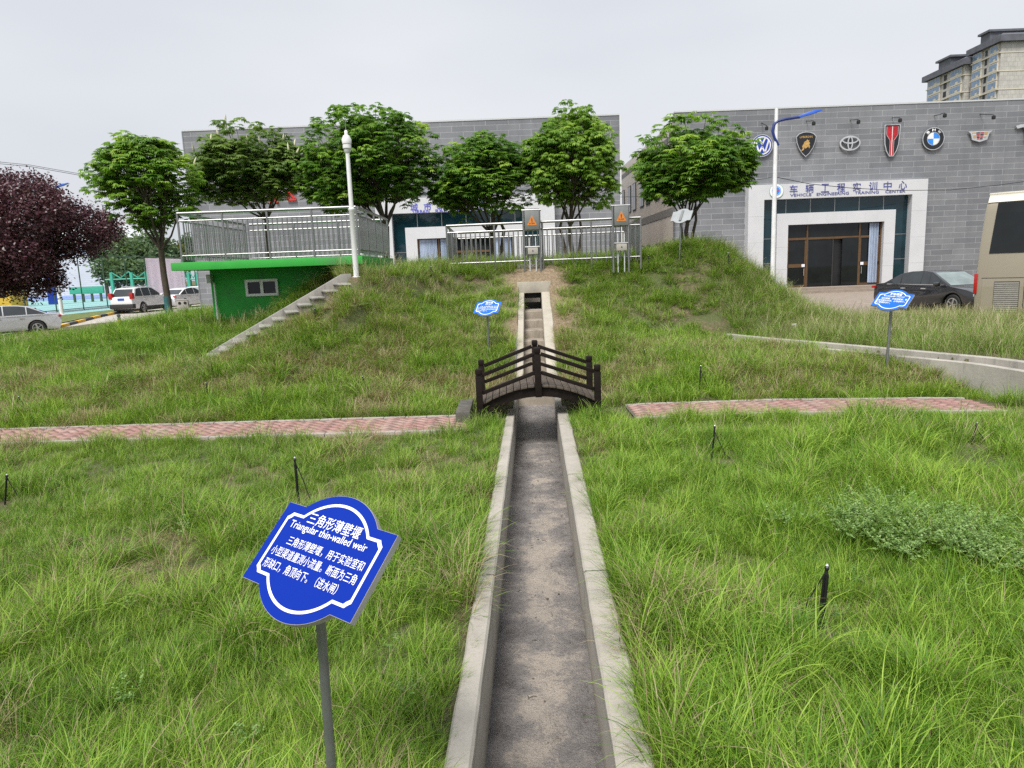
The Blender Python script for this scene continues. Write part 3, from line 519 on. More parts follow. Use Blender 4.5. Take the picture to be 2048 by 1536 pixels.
def blocked(x, y):
    u = x-xc(y); b = (u > -.43-.015*(y < 9)) & (u < .47+.015*(y < 9)) & (y < 16.45)
    b |= (np.abs(y-pathc(x)) < .49) & (x < 6.5) & ~((x > -.62) & (x < 1.45) & (y < 9.2))
    s, o = stair_so(x, y); b |= (s > -.3) & (s < STL+.25) & (o > -.16) & (o < .92)
    d = x-wallx(y); b |= (d > -.03) & (d < .72) & (y < 15.4) & (y > 6)
    b |= (x > -7.0) & (x < -3.1) & (y > 16.75) & (y < 19.4)
    b |= (u > -.34) & (u < .4) & (y > 17.1) & (y < 17.95)
    b |= (x > -3.2) & (x < -2.72) & (y > 15.2) & (y < 19.7)
    for q in NEAR_STAKES: b |= ((x-q.x)**2+(y-q.y+.14)**2 < .19**2)
    b |= (x > -.62) & (x < 1.2) & (y > 9.2) & (y < 10.15)
    return b
G_ = M['grass']; GP = M['grass_pale']
T = [tuft_mesh('t', 52, .085, .05, .15, .0032, .30, .5, 1, G_), tuft_mesh('t', 52, .085, .06, .18, .0032, .38, .55, 2, G_), tuft_mesh('t', 56, .10, .04, .13, .0032, .6, .6, 3, G_), tuft_mesh('t', 40, .06, .09, .22, .0042, .26, .6, 4, G_),   # 0-3 lawn
     tuft_mesh('t', 30, .06, .16, .34, .0048, .34, .8, 5, G_, 5), tuft_mesh('t', 34, .07, .16, .38, .0050, .42, .9, 6, G_, 5),                                  # 4-5 long
     tuft_mesh('t', 40, .12, .05, .16, .0030, 1.0, .5, 7, G_, 3, flat=.25), tuft_mesh('t', 36, .13, .06, .19, .0030, 1.2, .4, 8, G_, 3, flat=.25),                     # 6-7 flat, straw
     tuft_mesh('t', 60, .13, .10, .28, .0075, .40, .6, 9, G_, 3), tuft_mesh('t', 60, .14, .12, .32, .0075, .45, .7, 10, G_, 3),                                   # 8-9 mid lawn
     tuft_mesh('t', 110, .13, .22, .50, .0075, .48, 1.0, 11, G_, 4), tuft_mesh('t', 120, .15, .25, .58, .008, .55, 1.1, 12, G_, 4),                               # 10-11 tussock
     tuft_mesh('t', 50, .17, .08, .22, .007, 1.0, .4, 13, G_, 3, flat=.25), tuft_mesh('t', 50, .18, .08, .20, .007, 1.15, .3, 14, G_, 3, flat=.25)]                 # 12-13 mid straw
P_, R_, S_, I_, HU, DR = [], [], [], [], [], []
def put(x, y, idx, scl, hue, dry, tilt=.12):
    z = hgt(x, y); n = len(x); P_.append(np.stack([x, y, z], -1)); R_.append(np.stack([rng.normal(0, tilt, n), rng.normal(0, tilt, n), rng.uniform(0, 6.283, n)], -1))
    S_.append(scl); I_.append(idx); HU.append(np.clip(hue, 0, 1)); DR.append(np.clip(dry, 0, 1))
def cand(x0, x1, y0, y1, dens):
    n = int((x1-x0)*(y1-y0)*dens); x = rng.uniform(x0, x1, n); y = rng.uniform(y0, y1, n)
    k = ~blocked(x, y) & (np.abs(x) < .80*y+1.2); return x[k], y[k]
# near lawn, both sides of the channel
for (y0, y1, dens) in ((.8, 2.6, 620), (2.6, 4.4, 520), (4.4, 6.4, 380), (6.4, 9.9, 250)):
    x, y = cand(-9, 8.5, y0, y1, dens); k = (x < wallx(y)) | (y < 6); x, y = x[k], y[k]; n = len(x)
    lush = vnoise(x, y, 1.1, 31); lft = ss(-x, 0, .6); dryp = vnoise(x, y, .32, 32)*.6+vnoise(x, y, .9, 33)*.4
    dry = np.where(lft > .5, .12+.62*ss(dryp, .56, .8), .05+.35*ss(dryp, .6, .82)); r = rng.random(n)
    nearw = (np.abs(x-xc(y)) < 1.0) & (y < 5)
    tus = vnoise(x, y, .38, 35); plong = np.where(lft > .5, .02, .05)+.22*nearw*np.where(lft > .5, .5, 1)+.22*(tus > .68)+.08*(lush > .62)
    idx = np.where(r < plong, rng.integers(4, 6, n), np.where((rng.random(n) < .35+.4*ss(dryp, .5, .7)) & (dry > .16), rng.integers(6, 8, n), rng.integers(0, 4, n)))
    keep = rng.random(n) < np.where(dryp > .7, .85, 1)*np.where(tus < .28, .6, 1); scl = rng.uniform(.65, 1.2, n)*np.where(lft > .5, .9, 1.05)*(.62+.4*lush+.45*tus)
    hue = .22+.6*vnoise(x, y, .6, 34)+rng.normal(0, .2, n)+np.where(lft > .5, -.06, .12)
    put(x[keep], y[keep], idx[keep], scl[keep], hue[keep], dry[keep])
# bottom of the knoll and the right flat between path and curved channel
x, y = cand(-12, 6.6, 9.7, 13.4, 95); k = (x < wallx(y)-.02); x, y = x[k], y[k]; n = len(x)
dp = vnoise(x, y, .7, 41)*.6+vnoise(x, y, 2.2, 42)*.4; wet = np.where(x > 1.5, 1, .0)+np.where(x < -3, .6, 0)
dry = np.clip(.15+.7*ss(dp, .45, .7)-.2*wet+.35*ss(y, 12, 13.4), 0, 1); dryband = (x > 3.2) & (y > 9.9); dry = np.where(dryband, np.maximum(dry, .45*vnoise(x, y, .6, 43)+.25), dry)
idx = np.where(rng.random(n) < dry*.7, rng.integers(12, 14, n), rng.integers(8, 10, n)); put(x, y, idx, rng.uniform(.65, 1.1, n), .45+.5*vnoise(x, y, 1, 44)+rng.normal(0, .12, n)+.1*wet, dry)
# knoll face: straw thatch with separate green tussocks
x, y = cand(-7, 8, 12.6, 18.2, 60); k = (x < 5.2+.0*y) | (y > 15.3); x, y = x[k], y[k]; n = len(x)
dp = vnoise(x, y, .8, 51)*.55+vnoise(x, y, 2.5, 52)*.45; nearch = np.exp(-((x-xc(y))/.75)**2); dry = np.clip(.10+.42*ss(dp, .46, .75)+.65*nearch, 0, 1)
keep = rng.random(n) > 1.0*nearch**.7*ss(y, 12.3, 13.4); r = rng.random(n)
idx = np.where(r < .30+.4*nearch, rng.integers(12, 14, n), rng.integers(8, 10, n)); put(x[keep], y[keep], idx[keep], rng.uniform(.6, 1.0, n)[keep], (.5+.42*vnoise(x, y, 1, 54)+rng.normal(0, .15, n))[keep], dry[keep])
x, y = cand(-6.5, 6.5, 10.6, 18.4, 6.5); nearch = np.exp(-((x-xc(y)-.08)/.8)**2); k = (rng.random(len(x)) > nearch) & ((x < wallx(y)-.1) | (y > 14.8)); x, y = x[k], y[k]; n = len(x)
put(x, y, rng.integers(10, 12, n), rng.uniform(.5, 1.0, n), .48+.45*rng.random(n), .04+.22*rng.random(n)**2, .2)
# crest in front of the railings and between the fences
x, y = cand(-3.2, 5.6, 16.6, 18.0, 11); n = len(x); u = x-xc(y); k = (np.abs(u-.05) > .7) | (y > 17.2); x, y = x[k], y[k]; n = len(x)
put(x, y, rng.integers(10, 12, n), rng.uniform(.6, 1.0, n), .35+.5*rng.random(n), .06+.25*rng.random(n), .2)
x, y = cand(-3.2, 8.5, 18.0, 23.5, 22); n = len(x); put(x, y, rng.integers(8, 12, n), rng.uniform(.7, 1.1, n), .4+.4*rng.random(n), .1+.3*rng.random(n))
# rough grass on the left bank up to the road
x, y = cand(-19, -3.6, 13.2, 22.5, 62); n = len(x); dp = vnoise(x, y, 1.1, 61); back = ss(y, 15.5, 18)
idx = np.where(rng.random(n) < .10+.34*back, rng.integers(10, 12, n), rng.integers(8, 10, n)); put(x, y, idx, rng.uniform(.65, 1.05, n)*(1+.1*back), .18+.45*vnoise(x, y, 1.3, 62)+rng.normal(0, .1, n), .05+.35*ss(dp, .6, .85))
x, y = cand(-12, -3.6, 9.9, 15, 3.0); n = len(x); put(x, y, rng.integers(10, 12, n), rng.uniform(.6, 1.25, n), .1+.55*rng.random(n), .04+.15*rng.random(n), .2)
gn_scatter('grass', np.concatenate(P_), np.concatenate(R_), np.concatenate(S_), np.concatenate(I_), {'hue': np.concatenate(HU), 'dry': np.concatenate(DR)}, T)
# pale tall grass with seed heads behind the curved channel, on the crest and below the platform
P_, R_, S_, I_, HU, DR = [], [], [], [], [], []
TT = [tuft_mesh('t', 44, .17, .30, .62, .0068, .30, .7, 71, GP, 4, heads=6), tuft_mesh('t', 44, .17, .35, .70, .0068, .34, .8, 72, GP, 4, heads=9), tuft_mesh('t', 40, .17, .22, .50, .0068, .38, .8, 73, GP, 4, heads=2), tuft_mesh('t', 16, .16, .42, .72, .005, .3, .6, 74, GP, 5, heads=12)]
x, y = cand(4.2, 19, 7, 17.8, 34); d = x-wallx(y); k = (d > .72) & ((y > 13.4) | (x > 6)) & ((x > 5.0+.0*y) | (y < 15.8)); x, y = x[k], y[k]; n = len(x)
put(x, y, rng.choice([0, 1, 2, 2, 0], n), rng.uniform(.65, 1.0, n)*(.75+.35*vnoise(x, y, 1.6, 75)), .3+.5*vnoise(x, y, 1.2, 76)+rng.normal(0, .1, n), .08+.3*rng.random(n))
x, y = cand(9, 19, 13, 20, 18); n = len(x); put(x, y, rng.integers(0, 2, n), rng.uniform(.5, .85, n), .5+.3*rng.random(n), .1+.4*rng.random(n))
x, y = cand(-6.9, -3.2, 15.2, 16.7, 16); n = len(x); put(x, y, rng.choice([1, 2, 3], n), rng.uniform(.55, .9, n), .35+.4*rng.random(n), .1+.3*rng.random(n), .2)
x, y = cand(-3.5, -1.0, 14.0, 17.2, 11); n = len(x); put(x, y, rng.choice([0, 1, 3], n), rng.uniform(.5, .85, n), .4+.4*rng.random(n), .2+.3*rng.random(n), .2)
x, y = cand(-1.4, 7, 17.0, 19.5, 6); n = len(x); put(x, y, rng.choice([1, 3, 2], n), rng.uniform(.5, .85, n), .4+.4*rng.random(n), .2+.4*rng.random(n), .2)
x, y = cand(-7, 6.6, 9.9, 15, .9); k = (x < wallx(y)-.1); x, y = x[k], y[k]; n = len(x); put(x, y, np.full(n, 3), rng.uniform(.4, .75, n), .4+.4*rng.random(n), .3+.3*rng.random(n), .2)
x, y = cand(-.62, 1.45, 8.8, 9.2, 40); n = len(x); put(x, y, rng.choice([2, 0], n), rng.uniform(.3, .5, n), .1+.4*rng.random(n), .05+.1*rng.random(n), .2)
x, y = cand(.8, 6.6, 6.4, 8.9, 3.5); n = len(x); put(x, y, np.full(n, 3), rng.uniform(.4, .7, n), .4+.4*rng.random(n), .1+.2*rng.random(n), .2)
x, y = cand(-19, -7, 17, 21, 5); n = len(x); put(x, y, rng.choice([0, 2, 3], n), rng.uniform(.6, .9, n), .1+.3*rng.random(n), .05+.2*rng.random(n), .2)
gn_scatter('tall_grass', np.concatenate(P_), np.concatenate(R_), np.concatenate(S_), np.concatenate(I_), {'hue': np.concatenate(HU), 'dry': np.concatenate(DR)}, TT)
# grey-green leafy weeds in the right foreground
M['weed'] = grass_mat('grey_green_weed', (.14, .26, .06), (.22, .36, .10), (.33, .46, .18), (.2, .3, .13), (.3, .38, .2))
def weed_mesh(seed):
    R = np.random.default_rng(seed); V = []; F = []; at = {'bv': [], 't': [], 'db': []}; o = 0
    for st in range(9):
        a = R.uniform(0, 6.283); ln = R.uniform(.10, .22); e = R.uniform(.3, 1.3); bx, by = R.normal(0, .05, 2)
        for k in range(26):
            tt = R.uniform(.25, 1); p = np.array([bx+ln*tt*math.cos(a)*math.cos(e), by+ln*tt*math.sin(a)*math.cos(e), ln*tt*math.sin(e)])
            b = R.uniform(0, 6.283); el = R.uniform(-.2, .7); l = R.uniform(.012, .026); d = np.array([math.cos(b)*math.cos(el), math.sin(b)*math.cos(el), math.sin(el)]); s = np.array([-math.sin(b), math.cos(b), R.normal(0, .3)])*l*.28; bv, db = R.random(), R.random()
            for q in (p, p+d*l*.5+s, p+d*l, p+d*l*.5-s): V.append(q); at['bv'].append(bv); at['t'].append(.8); at['db'].append(db)
            F.append((o, o+1, o+2, o+3)); o += 4
    ob = np_mesh('t', np.array(V), np.array(F), M['weed'], attrs={k: np.array(v) for k, v in at.items()}); COL.objects.unlink(ob); return ob
P_, R_, S_, I_, HU, DR = [], [], [], [], [], []
c0, c1 = at_h(1690, 1050), at_h(2010, 1120); n = 210; tq = rng.random(n)
x = c0.x+(c1.x-c0.x)*tq**.7+rng.normal(0, .2, n); y = c0.y+(c1.y-c0.y)*tq**.7+rng.normal(0, .22, n)+.1; put(x, y, rng.integers(0, 3, n), rng.uniform(.55, .95, n), .4+.5*rng.random(n), 0*x, .2); P_[-1][:, 2] += .10
x, y = cand(-6, 6, 1.6, 8.6, 1.1); nw = len(x); put(x, y, rng.integers(0, 3, nw), rng.uniform(.3, .7, nw), .1+.6*rng.random(nw), 0*x, .2); P_[-1][:, 2] += .05
gn_scatter('weeds', np.concatenate(P_), np.concatenate(R_), np.concatenate(S_), np.concatenate(I_), {'hue': np.concatenate(HU), 'dry': np.concatenate(DR)}, [weed_mesh(81), weed_mesh(82), weed_mesh(83)])
# ---------------------------------------------------------------- wooden footbridge
br = thing('footbridge', 'small arched dark timber footbridge with slanting rails over the concrete channel', 'bridge')
bya, byb = 9.28, 10.16; bx0, bx1 = at_y(958, 770, 9.25).x-.02, at_y(1195, 770, 9.25).x+.02; bxm = (bx0+bx1)/2; zend, zmid = .19, .44
def dz(x): u = (x-bxm)/((bx1-bx0)/2); return zend+(zmid-zend)*(1-u*u)
n = 17
for i in range(n):
    xa = bx0+(bx1-bx0)*i/n+.004; xb = bx0+(bx1-bx0)*(i+1)/n-.004; za, zb = dz(xa), dz(xb); b = MB(); e = rnd.uniform(-.012, .012)
    vs = [(xa, bya-.03+e, za-.03), (xb, bya-.03+e, zb-.03), (xb, byb+.03+e, zb-.03), (xa, byb+.03+e, za-.03), (xa, bya-.03+e, za), (xb, bya-.03+e, zb), (xb, byb+.03+e, zb), (xa, byb+.03+e, za)]
    b.add(vs, [(0,3,2,1),(4,5,6,7),(0,1,5,4),(1,2,6,5),(2,3,7,6),(3,0,4,7)]); b.build('deck_board', M['wood_deck'], br, bevel=.004)
for y in (bya+.01, byb-.07):
    b = MB(); xs = np.linspace(bx0-.02, bx1+.02, 21); vs = []
    for x in xs:
        zt = dz(x)-.033; zb_ = zt-.13; vs += [(x, y, zb_), (x, y+.06, zb_), (x, y+.06, zt), (x, y, zt)]
    b.add(vs, [(i*4+k, i*4+(k+1) % 4, (i+1)*4+(k+1) % 4, (i+1)*4+k) for i in range(20) for k in range(4)]+[(0,1,2,3), (80,81,82,83)]); b.build('arch_beam', M['wood_dark'], br)
for y, yo in ((bya-.03, -1), (byb+.03, 1)):
    tops = []
    for x, zt, z0 in ((bx0+.02, .69, -.02), (bxm, .95, .28), (bx1-.02, .69, -.02)):
        b = MB(); w_ = .043; b.box(x-w_, x+w_, y-w_, y+w_, z0, zt-.095); b.box(x-w_*.8, x+w_*.8, y-w_*.8, y+w_*.8, zt-.095, zt-.08); p = b.build('post', M['wood_dark'], br, bevel=.006)
        b = MB(); b.box(x-w_, x+w_, y-w_, y+w_, zt-.08, zt); b.build('post_cap', M['wood_dark'], p, bevel=.018)
    for k in range(2):
        zo = .60-.24*k; zc = .86-.25*k
        for sx, xe in ((-1, bx0+.063), (1, bx1-.063)):
            b = MB(); b.bar((bxm+sx*.043, y, zc), (xe, y, zo), .035, .05); b.build('rail', M['wood_dark'], br, bevel=.004)
    if yo < 0:
        pass
b = MB(); b.box(-.76, -.57, 9.05, 10.02, -.03, .15); tag(b.build('timber_sleeper', M['wood_end'], bevel=.01), 'weathered timber sleeper at the path end, left of the footbridge', 'timber')
# ---------------------------------------------------------------- text
def text_mesh(body, size=1.0, bold=0.0, res=2, align='LEFT'):
    cu = bpy.data.curves.new('txt', 'FONT'); cu.body = body; cu.size = size; cu.offset = bold; cu.resolution_u = res; cu.align_x = align; cu.fill_mode = 'FRONT'
    o = bpy.data.objects.new('txt', cu); COL.objects.link(o); bpy.context.view_layer.update(); dg = bpy.context.evaluated_depsgraph_get()
    me = bpy.data.meshes.new_from_object(o.evaluated_get(dg)); COL.objects.unlink(o); bpy.data.objects.remove(o); bpy.data.curves.remove(cu)
    return me
def fit_text(body, u0, u1, v, h, mt, MX, w, name, parent, bold=.0, mat_=None, thick=0, shear=0):
    """lays one line of lettering between u0..u1 centred on height v (letter height h) in the plane given by MX, lifted w"""
    me = text_mesh(body, 1.0, bold); n = len(me.vertices); c = np.empty(n*3, np.float32); me.vertices.foreach_get('co', c); c = c.reshape(-1, 3)
    lo, hi = c.min(0), c.max(0); c[:, 0] = u0+(c[:, 0]-lo[0])/(hi[0]-lo[0])*(u1-u0); c[:, 1] = v+((c[:, 1]-lo[1])/(hi[1]-lo[1])-.5)*h; c[:, 2] = w; me.vertices.foreach_set('co', c.ravel()); me.update()
    if thick:
        bm = bmesh.new(); bm.from_mesh(me); r = bmesh.ops.extrude_face_region(bm, geom=bm.faces[:]); bmesh.ops.translate(bm, verts=[q for q in r['geom'] if isinstance(q, bmesh.types.BMVert)], vec=(0, 0, thick)); bmesh.ops.recalc_face_normals(bm, faces=bm.faces); bm.to_mesh(me); bm.free()
    me.transform(MX); me.name = name; me.materials.clear(); me.materials.append(mt)
    o = bpy.data.objects.new(name, me); COL.objects.link(o)
    if parent: o.parent = parent
    return o
# ---------------------------------------------------------------- information signs (shaped blue plates on steel posts)
def plate(W, Hc, ins=0.0, notch=0.0, sag=.26, part=.66):
    """outline of the plate, counter-clockwise, bulging at top and bottom; ins shrinks it"""
    hw, hh = W/2-ins, Hc/2-ins; c = W*part/2; s = sag*Hc; Rr = (c*c+s*s)/(2*s); cy = Hc/2+s-Rr; r = Rr-ins
    xi = math.sqrt(max(r*r-(hh-cy)**2, 1e-9)); a0 = math.acos(max(-1, min(1, xi/r))); N_ = 22; top = []
    for i in range(N_+1):
        a = a0+(math.pi-2*a0)*i/N_; top.append((r*math.cos(a), cy+r*math.sin(a)))
    def corner(sx, sy):
        q = notch; pts = [(sx*hw, sy*(hh-q)), (sx*(hw-q*.55), sy*(hh-q*.55)) if q else (sx*hw, sy*hh), (sx*(hw-q), sy*hh)]; return pts
    o = corner(1, 1)+top+corner(-1, 1)[::-1]+corner(-1, -1)+[(-x, -y) for x, y in top]+corner(1, -1)[::-1]
    return o
def info_sign(name, label, centre, wv, hv, W, Hc, face, lines, post_base, post_w, back=False):
    r = thing(name, label, 'sign', post_base); MX0 = Matrix.Translation(-Vector(post_base))
    wv = Vector(wv).normalized(); hv = Vector(hv); hv = (hv-wv*hv.dot(wv)).normalized(); nv = wv.cross(hv)
    MX = MX0 @ Matrix(((wv.x, hv.x, nv.x, centre[0]), (wv.y, hv.y, nv.y, centre[1]), (wv.z, hv.z, nv.z, centre[2]), (0, 0, 0, 1)))
    b = MB(); b.prism(plate(W, Hc), -.024, -.001, MX); pl = b.build('plate', M['sign_edge'] if not back else M['sign_back'], r)
    b = MB(); b.prism(plate(W, Hc, .0015), -.0008, .0008, MX); fc = b.build('face', face, pl)
    b = MB(); b.ring(plate(W, Hc, .034, .02), plate(W, Hc, .0445, .02), .0009, .0018, MX); b.build('border', M['sign_white'], pl)
    if back: # stiffening rib and mounting on the rear
        b = MB(); b.box(-.03, .03, -Hc*.55, Hc*.55, -.045, -.0245, 0, MX); b.build('rib', M['galv'], pl)
    for (txt, a0, a1, bb, h, bold) in lines: fit_text(txt, (a0-.5)*W, (a1-.5)*W, (bb-.5)*Hc, h*Hc, M['sign_white'], MX, .0019, 'lettering', pl, bold)
    top = MX @ Vector((0, -Hc*.1, -.024)); b = MB(); q = post_w/2
    b.tube([(0, 0, -.25), (top.x*.5, top.y*.5, top.z*.5), (top.x, top.y, top.z)], q, 10); b.build('post', M['galv'], r, smooth=True)
    return r
sc_ = 1.244
c0 = Vector((-.5519, 1.8220, 2-(2-1.2381))); c0 = Vector((0, 0, 2))+(c0-Vector((0, 0, 2)))*sc_
near_lines = [('三角形薄壁堰', .25, .73, .888, .15, .003), ('Triangular thin-walled weir', .125, .835, .745, .12, .003), ('三角形薄壁堰，用于实验室和', .19, .885, .565, .115, .0), ('小型渠道量测小流量。断面为三角', .105, .885, .41, .115, .0), ('形缺口，角顶向下。（进水闸）', .105, .79, .25, .12, .0)]
wv = Vector((.809, -.587, -.0346)); hv = Vector((.443, .568, .694)); pb = (c0.x-.03, c0.y+.03, -.06)
info_sign('information_sign', 'large tilted deep blue sign plate lettered in white about a triangular weir, left foreground', tuple(c0), wv, hv, .56, .307, M['sign_blue'], near_lines, pb, .036)
pm = hit(977, 706); cm = at_y(974.7, 615.2, pm.y-.02); a = math.radians(17)
mid_lines = [('消力池', .37, .66, .93, .16, .02), ('Stilling basin', .37, .63, .77, .09, .012), ('消力池，位于泄水建筑物下游侧，用来产生', .2, .9, .60, .09, .01), ('水跃消能的消能设施，能使下泄急流迅速变为', .09, .9, .47, .09, .01), ('缓流，一般可将下泄水流的动能消除', .09, .9, .34, .09, .01), ('百分之四十至七十。', .09, .55, .21, .09, .01)]
info_sign('information_sign', 'small tilted light blue sign on the knoll, left of the stepped chute', tuple(cm), (.92, -.392, .001), (.28, .658, .699), .497*pm.y/13, .273*pm.y/13, M['sign_sky'], mid_lines, tuple(pm), .038)
pr = hit(1772, 742); cr_ = at_y(1784.5, 600, pr.y+.0); a = math.radians(24)
r_lines = [('矩形渠道', .35, .68, .92, .18, .02), ('Rectangular channel', .2, .78, .755, .11, .012), ('矩形渠道，多适用渠道，断', .17, .9, .585, .12, .01), ('面呈现矩形形状，占地面积小，', .06, .88, .43, .12, .01), ('施工管理较方便。', .05, .5, .28, .12, .01)]
info_sign('information_sign', 'tilted light blue sign on a post by the curved channel, before the black car', tuple(cr_), (.571, -.818, -.067), (.641, .393, .659), .49*pr.y/9.9, .2695*pr.y/9.9, M['sign_sky'], r_lines, tuple(pr), .042)
pk = hit(1358, 521, 15); ck = at_y(1364, 433, pk.y); a = math.radians(142)
info_sign('information_sign', 'sign turned away, its grey metal back showing, under the rightmost round tree', tuple(ck), (math.cos(a), math.sin(a), 0), (math.sin(a)*.6, -math.cos(a)*.6, .8), .5, .28, M['sign_sky'], [], tuple(pk), .04, True)
# ---------------------------------------------------------------- lawn sprinkler stakes
spr = [(1424, 918, 850, 4, 'leaning black sprinkler stake just below the right part of the brick path'), (1640, 1258, 1118, 4, 'thick black sprinkler stake standing in the right foreground lawn by the grey-green weeds'),
       (598, 1012, 912, 0, 'black sprinkler stake right behind the large blue sign'), (10, 1010, 946, 12, 'black sprinkler stake with a looping hose at the left edge of the lawn'),
       (735, 784, 752, -14, 'black sprinkler stake leaning halfway between staircase and footbridge'), (418, 804, 766, -3, 'black sprinkler stake in the grass below the foot of the staircase'),
       (1398, 782, 732, 4, 'black sprinkler stake in the bright grass right of the footbridge'), (1285, 729, 700, 8, 'black sprinkler stake at the foot of the knoll, right of the stepped chute'),
       (1943, 890, 844, 10, 'black sprinkler stake in the lawn below the end of the curved channel'), (282, 734, 710, 0, 'tiny black sprinkler stake highest on the left bank'),
       (289, 772, 749, -20, 'black sprinkler stake tilted over among tussocks on the left bank'), (56, 824, 790, -24, 'strongly tilted black sprinkler stake just above the brick path at the far left'),
       (630, 644, 618, 4, 'black sprinkler stake beside the middle of the staircase'), (1297, 536, 513, 0, 'black sprinkler stake on the crest at the right end of the railing'), (1457, 545, 508, 0, 'black sprinkler stake on the right shoulder of the knoll below the tree'),
       (863, 560, 535, 0, 'black sprinkler stake on the crest left of the railing'), (1757, 668, 653, 0, 'short black sprinkler stake in the tall grass behind the curved channel')]
for i, (px, py, pt, lean, lab) in enumerate(spr):
    g = hit(px, py, 2); Ln = (py-pt)/CAM_F*g.y*1.03; q = Ln/.42
    t = thing('sprinkler', lab, 'sprinkler', g, 0, 'black sprinkler stakes in the lawn'); t.rotation_euler = (0, math.radians(lean), 0)
    wd = .011*min(1.3, max(.8, q)) if i != 1 else .016
    b = MB(); b.bar((0, 0, -.1), (0, 0, Ln*.86), wd*1.9, wd*.7); b.bar((0, 0, -.1), (0, 0, Ln*.86), wd*.7, wd*1.9); b.build('stake', M['black_plastic'], t)
    b = MB(); b.lathe([(.008, Ln*.85), (.011, Ln*.87), (.009, Ln*.93), (.013, Ln*.95), (.013, Ln*.98), (.006, Ln)], (0, 0, 0), 8); b.build('nozzle', M['black_plastic'], t)
    b = MB(); b.lathe([(.006, Ln*1.0), (.009, Ln*1.005), (.004, Ln*1.03)], (0, 0, 0), 8); b.build('nozzle_tip', M['head_lamp'], t)
    sg = -1 if i in (1, 4, 5, 10, 11) else 1; rr = .07+.12*rnd.random()
    b = MB(); b.tube([(0, .012, Ln*.88), (sg*.03, .015, Ln*.7), (sg*(.03+rr*.35), .015, Ln*.45), (sg*(.02+rr*.8), 0, Ln*.15), (sg*(rr*1.5), -.02, .0)], .0045, 5); b.build('hose', M['black_plastic'], t)
# ---------------------------------------------------------------- green utility building with its railed roof platform
PX0, PX1, PY0, PY1, PZ = -7.12, -3.2, 15.5, 19.5, 2.385
gb = thing('utility_building', 'low bright green utility building with flat roof slab dug into the knoll', 'building', (0, 0, 0))
b = MB(); b.box(-7.0, -3.3, 16.7, 19.35, .2, PZ-.176); b.build('wall', M['green_dark'], gb)
b = MB(); b.box(PX0-.18, PX1+.06, PY0-.06, PY1+.1, PZ-.175, PZ); b.build('roof_slab', M['green_paint'], gb, bevel=.01)
b = MB(); b.box(PX1-.16, PX1+.056, PY0+.25, PY1+.05, 1.2, PZ-.18); b.build('side_wall', M['green_pale'], gb)
p0, p1 = at_y(494, 593, 16.7), at_y(556, 557, 16.7); xa, xb, za, zb = p0.x, p1.x, p0.z, p1.z
b = MB(); t_ = .06
b.box(xa, xb, 16.64, 16.72, zb-t_, zb); b.box(xa, xb, 16.64, 16.72, za, za+t_); b.box(xa, xa+t_, 16.64, 16.72, za+t_, zb-t_); b.box(xb-t_, xb, 16.64, 16.72, za+t_, zb-t_); b.box((xa+xb)/2-.035, (xa+xb)/2+.035, 16.645, 16.72, za+t_, zb-t_)
wn = b.build('window', M['white_paint'], gb); b = MB(); b.box(xa+t_, xb-t_, 16.68, 16.695, za+t_, zb-t_); b.build('pane', M['glass_dark'], wn)
q0, q1 = at_y(428, 565, 16.62), at_y(437, 655, 16.62)
b = MB(); b.tube([q0, (q0.x, q0.y, q1.z)], .022, 8); b.build('drainpipe', M['white_paint'], gb, smooth=True)
q0 = at_y(419, 556, 16.6); b = MB(); b.box(q0.x-.05, q0.x+.05, 16.52, 16.69, q0.z-.12, q0.z+.08); b.build('junction_box', M['far_grey'], gb, bevel=.01)
post_m, bal_m = {}, {}
def railing(label, a, b_, z, hgt_, nposts, nbal, ends=(True, True), grp=None, slope=0.0):
    """stainless railing from a to b: posts, two horizontal tubes, handrail and balusters, each its own part"""
    a, b_ = Vector((a[0], a[1], z)), Vector((b_[0], b_[1], z+slope)); t = thing('railing', label, 'railing', a, 0, grp); d = b_-a; l = d.length
    m_ = MB(); m_.tube([(0, 0, hgt_), tuple(d+Vector((0, 0, hgt_)))], .032, 10); m_.build('handrail', M['steel'], t, smooth=True)
    for zz in (.14, hgt_-.16):
        m_ = MB(); m_.tube([(0, 0, zz), tuple(d+Vector((0, 0, zz)))], .017, 8); m_.build('cross_rail', M['steel'], t, smooth=True)
    key = round(hgt_, 3)
    if key not in post_m:
        m_ = MB(); m_.tube([(0, 0, -.15), (0, 0, hgt_)], .025, 8); o = m_.build('post', M['steel'], None, smooth=True); post_m[key] = o.data; bpy.data.objects.remove(o)
        m_ = MB(); m_.tube([(0, 0, .05), (0, 0, hgt_-.16)], .0135, 6); o = m_.build('baluster', M['steel'], None, smooth=True); bal_m[key] = o.data; bpy.data.objects.remove(o)
    ks = [i/(nposts-1) for i in range(nposts)]
    for i, k in enumerate(ks):
        if (i == 0 and not ends[0]) or (i == nposts-1 and not ends[1]): continue
        o = bpy.data.objects.new('post', post_m[key]); COL.objects.link(o); o.parent = t; o.location = d*k
    for i in range(nposts-1):
        for j in range(1, nbal+1):
            k = ks[i]+(ks[i+1]-ks[i])*j/(nbal+1); o = bpy.data.objects.new('baluster', bal_m[key]); COL.objects.link(o); o.parent = t; o.location = d*k
    return t
g1 = 'railings round the green platform'; hh = 1.04
railing('stainless steel railing along the front edge of the green platform', (PX0+.03, PY0+.05), (PX1-.03, PY0+.05), PZ, hh, 5, 8, grp=g1)
railing('stainless steel railing along the left edge of the green platform', (PX0+.03, PY0+.2), (PX0+.03, PY1), PZ, hh, 4, 10, (False, True), g1)
railing('stainless steel railing along the right edge of the green platform', (PX1-.03, PY0+.2), (PX1-.03, PY1), PZ, hh, 5, 7, (False, True), g1)
